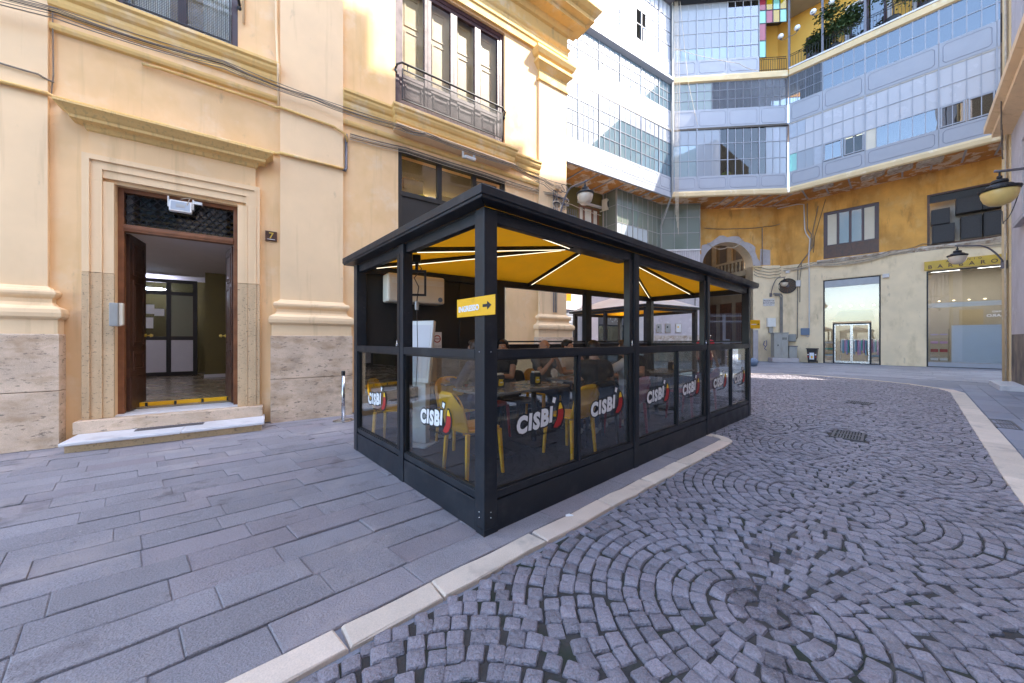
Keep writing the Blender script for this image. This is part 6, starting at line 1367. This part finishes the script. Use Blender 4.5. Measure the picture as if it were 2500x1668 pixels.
# ------------------------------------------------------------------ second pavilion behind the first
P2 = Frame(3.92, 10.15, 30); p2 = P2.thing('dining_pavilion', 'second pavilion with white cloth roof seen through the first', 'pavilion'); PW, PD = 2.45, 3.3
for x in (0, PW - .12):
    for y in (0, PD - .12): MB().box(x, x + .12, y, y + .12, 0, 2.40).build('post', 'anthracite', p2)
MB().box(0, .1, PD / 2, PD / 2 + .1, 0, 2.4).build('post', 'anthracite', p2)
for a in ((.12, PW - .12, .02, .08), (.12, PW - .12, PD - .08, PD - .02), (.02, .08, .12, PD - .12), (PW - .08, PW - .02, .12, PD - .12)):
    for z0, z1, nm in ((2.31, 2.40, 'top_beam'), (1.28, 1.35, 'hand_rail'), (.0, .24, 'skirt_panel')): MB().box(*a, z0, z1).build(nm, 'anthracite', p2)
    x0, x1, y0, y1 = a; MB().box(x0, x1, (y0 + y1) / 2 - .004, (y0 + y1) / 2 + .004, .24, 1.28).build('glass_panel', 'glass_pavilion', p2) if x1 - x0 > .5 else MB().box((x0 + x1) / 2 - .004, (x0 + x1) / 2 + .004, y0, y1, .24, 1.28).build('glass_panel', 'glass_pavilion', p2)
for a in ((-.1, PW + .1, -.1, 0), (-.1, PW + .1, PD, PD + .1), (-.1, 0, 0, PD), (PW, PW + .1, 0, PD)): MB().box(*a, 2.40, 2.48).build('roof_fascia', 'anthracite', p2)
def pyr(z0, z1, o, nm, m): MB().add([(-o, -o, z0), (PW + o, -o, z0), (PW + o, PD + o, z0), (-o, PD + o, z0), (PW / 2, PD * .35, z1), (PW / 2, PD * .65, z1)], [(0, 1, 4), (1, 2, 5, 4), (2, 3, 5), (3, 0, 4, 5)]).build(nm, m, p2)
pyr(2.485, 3.05, .09, 'roof_cloth', 'roof_cloth'); pyr(2.41, 2.9, -.02, 'lining', 'yellow_fabric')
MB().box(.1, .16, .2, 2.6, 2.42, 2.43).build('light_strip', 'led', p2)

# ------------------------------------------------------------------ tall house on the right side of the street
RB = Frame(16.5, 11.6, 221.3)
rb = RB.thing('street_house', 'tall mauve plastered house at the right edge of the picture', 'building')
SEG = [(0, 6.6, 19.3), (6.6, 9.5, 20.2), (9.5, 10.1, 21.2), (10.1, 10.6, 22.3), (10.6, 17, 24.0), (17, 30, 11.0)]  # unseen roof heights, stepped to shape the sun patch and let skylight in
for a, b, h in SEG:
    holes = [(x, x + 1.2, z, z + 2.4) for x in [a + .9 + 2.6 * k for k in range(12)] if x + 1.3 < b for z in (4.9, 9.4, 13.4, 16.6) if z + 2.5 < h]
    if a == 0: holes = [(2.0, 3.2, 4.9, 7.3), (4.6, 5.8, 4.9, 7.3), (2.0, 3.2, 9.4, 11.8), (4.6, 5.8, 9.4, 11.8), (2.0, 3.2, 13.4, 15.8), (4.6, 5.8, 13.4, 15.8)]
    wall(a, b, 0, h, holes, 0, .4, False).build('wall', 'mauve_wall', rb); MB().box(a, b, .401, 8, 0, h).build('core', 'interior_dark', rb)
    for i, (x0, x1, z0, z1) in enumerate(holes):
        w = frame_rect(x0, x1, z0, z1, .09, .12, .22); w.box((x0 + x1) / 2 - .04, (x0 + x1) / 2 + .04, .13, .2, z0, z1); w = w.build('window', 'wood_purple', rb); pane(w, x0 + .09, x1 - .09, z0 + .09, z1 - .09, .17, 'glass_dark'); MB().box(x0 - .12, x1 + .12, -.14, .0, z0 - .12, z0 - .002).build('sill', 'grey_stucco', w)
MB().box(.9, 30, -.05, -.001, 0, 1.6).build('plinth', 'grime_plinth', rb); MB().box(.0, .42, -.04, -.001, 0, 19).build('corner_strip', 'band_yellow', rb); FH = Frame(27, 14, -90); fh = FH.thing('added_shade_house', 'added unseen pale house blocking low sun beyond the right edge', 'building')  # unseen house added to cut the sun patch on the cobbles short
hh = [(1.2 + 2.6 * i, 2.4 + 2.6 * i, 4.5 + 3.6 * j, 6.9 + 3.6 * j) for i in range(5) for j in range(4)]; wall(0, 14, 0, 18.2, hh, 0, .4, False).build('wall', 'pale_wall', fh); MB().box(0, 14, .401, 10, 0, 18.2).build('core', 'interior_dark', fh); MB().mould(0, 14, [(0, 17.9), (.4, 18.1), (.4, 18.4), (0, 18.5)], 1, 1, .4).build('cornice', 'band_yellow', fh)
for x0, x1, z0, z1 in hh: w = frame_rect(x0, x1, z0, z1, .09, .12, .22).build('window', 'wood_purple', fh); pane(w, x0 + .09, x1 - .09, z0 + .09, z1 - .09, .17, 'glass_dark')
MB().mould(.45, 30, [(.0, 8.1), (.35, 8.25), (.35, 8.4), (.5, 8.5), (.5, 8.7), (.0, 8.8)], 1, 0).build('string_course', 'plaster_pale', rb)
for i, h in enumerate((4.2, 8.3)): MB().box(1.2 + 7 * i, 3.2 + 7 * i, -.5, -.05, 0, .14).build('door_step', 'marble', rb)
for i, (x, m) in enumerate(((.10, 'band_yellow'), (.24, 'band_yellow'), (.36, 'cable_pale'))): RB.put(MB().tube([(x, -.10 - .02 * i, 19), (x + .01, -.10, 10), (x, -.11, 4), (x + .01, -.10, .0)], .045 - .012 * i, 8), 'drain_pipe', m, ('ochre drain pipe at the far corner of the right-hand house', 'second ochre pipe beside the corner drain pipe', 'thin pale pipe beside the corner drain pipes')[i], 'pipe', smooth=True)
for i in range(5): RB.put(cable([(.3, -.15, 7.4 + .3 * i), (1.5, -.3, 8.0 + .6 * i), (4.0, -.55, 9.4 + .8 * i)], .018, .12 + .1 * i, 8), 'cable_run', 'cable_dark' if i % 2 else 'cable', 'dark cable sagging up the right-hand house', 'cable', group='cables on the right-hand house')
RB.put(cable([(.2, -.15, 5.7), (.9, -.2, 5.2), (2.6, -.1, 5.75)], .012, .2, 8), 'slack_cable', 'cable_dark', 'thin dark cable hanging beside the right-hand lamp', 'cable')
b1 = RB.w(.25, -.12, 3.95); street_lamp('bracket street lamp in front of the gold shop sign', b1, Vector(b1) + Vector((-1.35, .15, .62)), 0, .46)
b2 = Vector(RB.w(9.0, -.05, 4.1)); street_lamp('large amber bowled street lamp at the right edge', b2, Vector((8.54, 6.12, 4.38)), 0, .47, 'lamp_amber')

# ------------------------------------------------------------------ people
def blob(mb, vox, it=4):
    o = bpy.data.objects.new('tmp', mb.mesh('tmp', recalc=True))
    r = o.modifiers.new('r', 'REMESH'); r.mode = 'VOXEL'; r.voxel_size = vox; r.use_smooth_shade = True
    s = o.modifiers.new('s', 'SMOOTH'); s.factor = .5; s.iterations = it
    out = evaluated_mesh(o); out.materials.clear(); return out
SIT = dict(pelvis=(0, -.06, .55), belly=(0, -.05, .70), chest=(0, -.05, .90), neck=(0, -.035, 1.07), head=(0, .0, 1.205), shL=(-.175, -.05, 1.0), shR=(.175, -.05, 1.0), elL=(-.235, .08, .77), elR=(.235, .08, .77), wrL=(-.13, .30, .80), wrR=(.13, .30, .80), hdL=(-.08, .40, .81), hdR=(.08, .40, .81),
           hipL=(-.09, -.02, .53), hipR=(.09, -.02, .53), knL=(-.11, .40, .50), knR=(.11, .40, .50), anL=(-.11, .38, .09), anR=(.11, .38, .09), toL=(-.12, .54, .04), toR=(.12, .54, .04))
STAND = dict(SIT, pelvis=(0, 0, .92), belly=(0, 0, 1.06), chest=(0, .0, 1.25), neck=(0, 0, 1.43), head=(0, .02, 1.57), shL=(-.18, 0, 1.36), shR=(.18, 0, 1.36), elL=(-.24, -.03, 1.08), elR=(.24, .02, 1.08), wrL=(-.24, .06, .84), wrR=(.24, .12, .86), hdL=(-.24, .10, .76), hdR=(.23, .16, .78), hipL=(-.09, 0, .88), hipR=(.09, 0, .88), knL=(-.10, .10, .50), knR=(.10, -.02, .49), anL=(-.10, .14, .09), anR=(.10, -.16, .10), toL=(-.11, .30, .04), toR=(.11, -.02, .04))
def person(fr, x, y, z, face, label, top, legs, hair, J=SIT, sleeve=.55, style='short', shoe='shoe', skin='skin', turn=0., extra=None, **kw):
    J = dict(J, **kw); J = {k: Vector(v) for k, v in J.items()}
    t = fr.thing('person', label, 'person', x, y, z, math.radians(face - 90), 'people')
    H = J['head']; HM = Matrix.Translation(H) @ Matrix.Rotation(math.radians(turn), 4, 'Z')
    b = MB(); hd = MB()
    hd.ell((0, -.012, .022), (.076, .095, .098), 16, 12); hd.ell((0, .028, -.045), (.056, .062, .066), 14, 10); hd.cap((0, .088, .018), (0, .106, -.022), .010, .014, 8); hd.ell((0, .078, -.085), (.024, .018, .018), 10, 8)
    for s in (-1, 1): hd.ell((s * .078, -.008, -.012), (.012, .022, .032), 8, 6); hd.ell((s * .032, .075, .032), (.026, .014, .010), 8, 6); hd.ell((s * .042, .058, -.03), (.022, .022, .022), 8, 6)
    hd.ell((0, .084, -.056), (.024, .010, .007), 8, 6); hd.xf(HM); b.merge(hd)
    b.cap(J['neck'], H + Vector((0, -.015, -.05)), .058, .050)
    def torso(mb, g):
        mb.cap(J['pelvis'] + Vector((-.075, 0, 0)), J['pelvis'] + Vector((.075, 0, 0)), .105 + g, .105 + g); mb.cap(J['belly'] + Vector((-.06, 0, 0)), J['belly'] + Vector((.06, 0, 0)), .095 + g, .095 + g); mb.cap(J['chest'] + Vector((-.075, 0, 0)), J['chest'] + Vector((.075, 0, 0)), .108 + g, .108 + g)
        mb.cap(J['pelvis'], J['belly'], .12 + g, .115 + g); mb.cap(J['belly'], J['chest'], .115 + g, .12 + g); mb.cap(J['shL'] + Vector((.03, 0, 0)), J['shR'] + Vector((-.03, 0, 0)), .066 + g, .066 + g); mb.cap(J['chest'], J['neck'] - Vector((0, 0, .03)), .10 + g, .062 + g * .4)
    torso(b, 0)
    for s in 'LR':
        b.cap(J['sh' + s], J['el' + s], .052, .041); b.cap(J['el' + s], J['wr' + s], .041, .027)
        W_, D_ = J['wr' + s], J['hd' + s]; f = (D_ - W_).normalized(); sx = -1 if s == 'L' else 1; u = Vector((1, 0, 0)) if abs(f.x) < .8 else Vector((0, 0, 1)); sd_ = (u - f * u.dot(f)).normalized(); nn = f.cross(sd_)
        b.cap(W_ + f * .03, W_ + f * .075 + sd_ * .018, .026, .021); b.cap(W_ + f * .03, W_ + f * .075 - sd_ * .018, .026, .021)
        for k, L in enumerate((.062, .074, .070, .054)):
            r0 = W_ + f * .085 + sd_ * ((k - 1.5) * .0215) * (-sx); c = -1 if nn.z > 0 else 1
            m1 = r0 + f * L * .55 + nn * c * .010; m2 = m1 + f * L * .42 + nn * c * .024; b.cap(r0 - f * .02, m1, .0105, .0095, 8); b.cap(m1, m2, .0095, .008, 8)
        th0 = W_ + f * .04 - sd_ * sx * .024; th1 = th0 + f * .035 - sd_ * sx * .026; b.cap(th0, th1, .013, .011, 8); b.cap(th1, th1 + f * .030 - sd_ * sx * .004, .011, .009, 8)
        b.cap(J['hip' + s], J['kn' + s], .082, .058); b.cap(J['kn' + s], J['an' + s], .054, .036); b.cap(J['an' + s] - Vector((0, .03, .03)), J['to' + s], .036, .028)
    me = blob(b, .0085, 3); me.materials.append(MATS[skin]); link('body', me, t)
    # clothes follow the body
    c = MB(); torso(c, .014)
    for s in 'LR': c.cap(J['sh' + s], J['sh' + s].lerp(J['el' + s], min(sleeve, 1)), .066, .060); c.cap(J['el' + s], J['el' + s].lerp(J['wr' + s], sleeve - 1), .054, .042) if sleeve > 1 else None
    me = blob(c, .014, 2); me.materials.append(MATS[top]); link('shirt', me, t)
    c = MB(); c.cap(J['pelvis'] + Vector((-.075, 0, -.03)), J['pelvis'] + Vector((.075, 0, -.03)), .125, .125)
    shorts = legs.startswith('short_'); lm = legs.replace('short_', '')
    for s in 'LR':
        c.cap(J['hip' + s], J['kn' + s], .098, .074)
        if not shorts: c.cap(J['kn' + s], J['kn' + s].lerp(J['an' + s], .93), .072, .056)
    me = blob(c, .015, 2); me.materials.append(MATS[lm]); link('trousers', me, t)
    for s in 'LR':
        c = MB().cap(J['an' + s] - Vector((0, .035, .035)), J['to' + s] + Vector((0, .01, 0)), .046, .038); c.v = [(p[0], p[1], max(p[2], .0)) for p in c.v]; c.build('shoe', shoe, t, smooth=True)
    for s in (-1, 1): e = MB().ell((s * .031, .0845, .014), (.012, .008, .007), 8, 6).xf(HM).build('eye', 'ink_white', t, smooth=True); MB().ell((s * .031, .0915, .014), (.005, .003, .005), 8, 6).xf(HM).build('iris', 'hair', e)
    h = MB()
    if style == 'short':
        h.ell((0, -.026, .040), (.088, .100, .098), 16, 10); h.ell((0, .045, .092), (.062, .05, .032), 12, 8)
        for s in (-1, 1): h.ell((s * .068, -.03, .0), (.022, .045, .055), 8, 6)
    elif style == 'long':
        h.ell((0, -.03, .035), (.094, .102, .102), 16, 10); h.cap((0, -.085, .0), (0, -.11, -.26), .075, .06); h.ell((0, .045, .088), (.066, .05, .034), 12, 8)
        for s in (-1, 1): h.cap((s * .080, -.02, .02), (s * .085, -.03, -.22), .030, .022)
    elif style == 'bald':
        for s in (-1, 1): h.ell((s * .070, -.045, -.005), (.012, .045, .04), 8, 6)
        h.ell((0, -.098, -.01), (.06, .014, .045), 10, 6)
    elif style == 'cap':
        h.ell((0, -.02, .055), (.088, .104, .080), 16, 10); h.ell((0, .09, .045), (.066, .07, .010), 12, 6)
    h.xf(HM); me = blob(h, .011, 2); me.materials.append(MATS['cloth_white' if style == 'cap' else hair]); link('cap' if style == 'cap' else 'hair', me, t)
    return t
person(PV, 2.74, 2.02, .10, -98, 'bald man in a dark t-shirt facing us with hands joined before his chin', 'cloth_grey', 'denim', 'hair_grey', style='bald', elL=(-.20, .18, .80), elR=(.20, .18, .80), wrL=(-.055, .26, 1.0), wrR=(.055, .26, 1.0), hdL=(-.015, .24, 1.10), hdR=(.015, .24, 1.10))
person(PV, 2.30, .70, .10, 52, 'dark-haired man in a black t-shirt leaning on the middle table', 'cloth_black', 'denim', 'hair', elR=(.26, .12, .79), wrR=(.16, .30, .98), hdR=(.10, .28, 1.06), chest=(0, .02, .90), shL=(-.175, .03, .99), shR=(.175, .03, .99), neck=(0, .05, 1.06), head=(0, .09, 1.19))
person(PV, 2.95, .66, .10, 100, 'person in a white t-shirt with back to the glass, reaching to the left', 'cloth_white', 'cloth_grey', 'hair_brown', sleeve=.75, elL=(-.40, .14, .86), wrL=(-.62, .24, .84), hdL=(-.72, .26, .84))
person(PV, 3.85, 1.10, .10, 186, 'girl with long brown hair at the right end of the middle table, facing left', 'cloth_black', 'denim', 'hair_brown', style='long', sleeve=.4, turn=50)
person(PV, 1.12, 1.72, .10, 108, 'person in navy with long dark hair, back to us beside the kiosk', 'cloth_navy', 'cloth_black', 'hair_brown', style='long', sleeve=1.8)
person(PV, 1.98, 2.20, .10, 192, 'woman in a sleeveless black top behind the near corner post', 'cloth_black', 'denim', 'hair', style='long', sleeve=.18, elR=(.25, .10, .77), turn=30)
person(PV, 3.28, 1.98, .10, -80, 'person with dark hair and pale t-shirt beside the bald man', 'cloth_white', 'denim', 'hair', elL=(-.22, .16, .78), wrL=(-.10, .24, .98), hdL=(-.06, .20, 1.07))
wf = Frame(8.15, 14.6, 0)
person(wf, 0, 0, .0, -60, 'passer-by in white t-shirt and white cap near the iron gate', 'cloth_white', 'denim', 'hair', J=STAND, style='cap', shoe='ink_black')
person(Frame(4.98, 9.0, 0), 0, 0, .0, 20, 'passer-by in red t-shirt and black shorts between the two pavilions', 'cloth_red', 'short_cloth_black', 'hair', J=STAND, shoe='ink_black')
person(GC, 3.62, .75, 11.15, -110, 'office worker in a lime t-shirt behind the dark window of the middle bay', 'cloth_lime', 'denim', 'hair', turn=70)
bpy.data.scenes.remove(TMP)
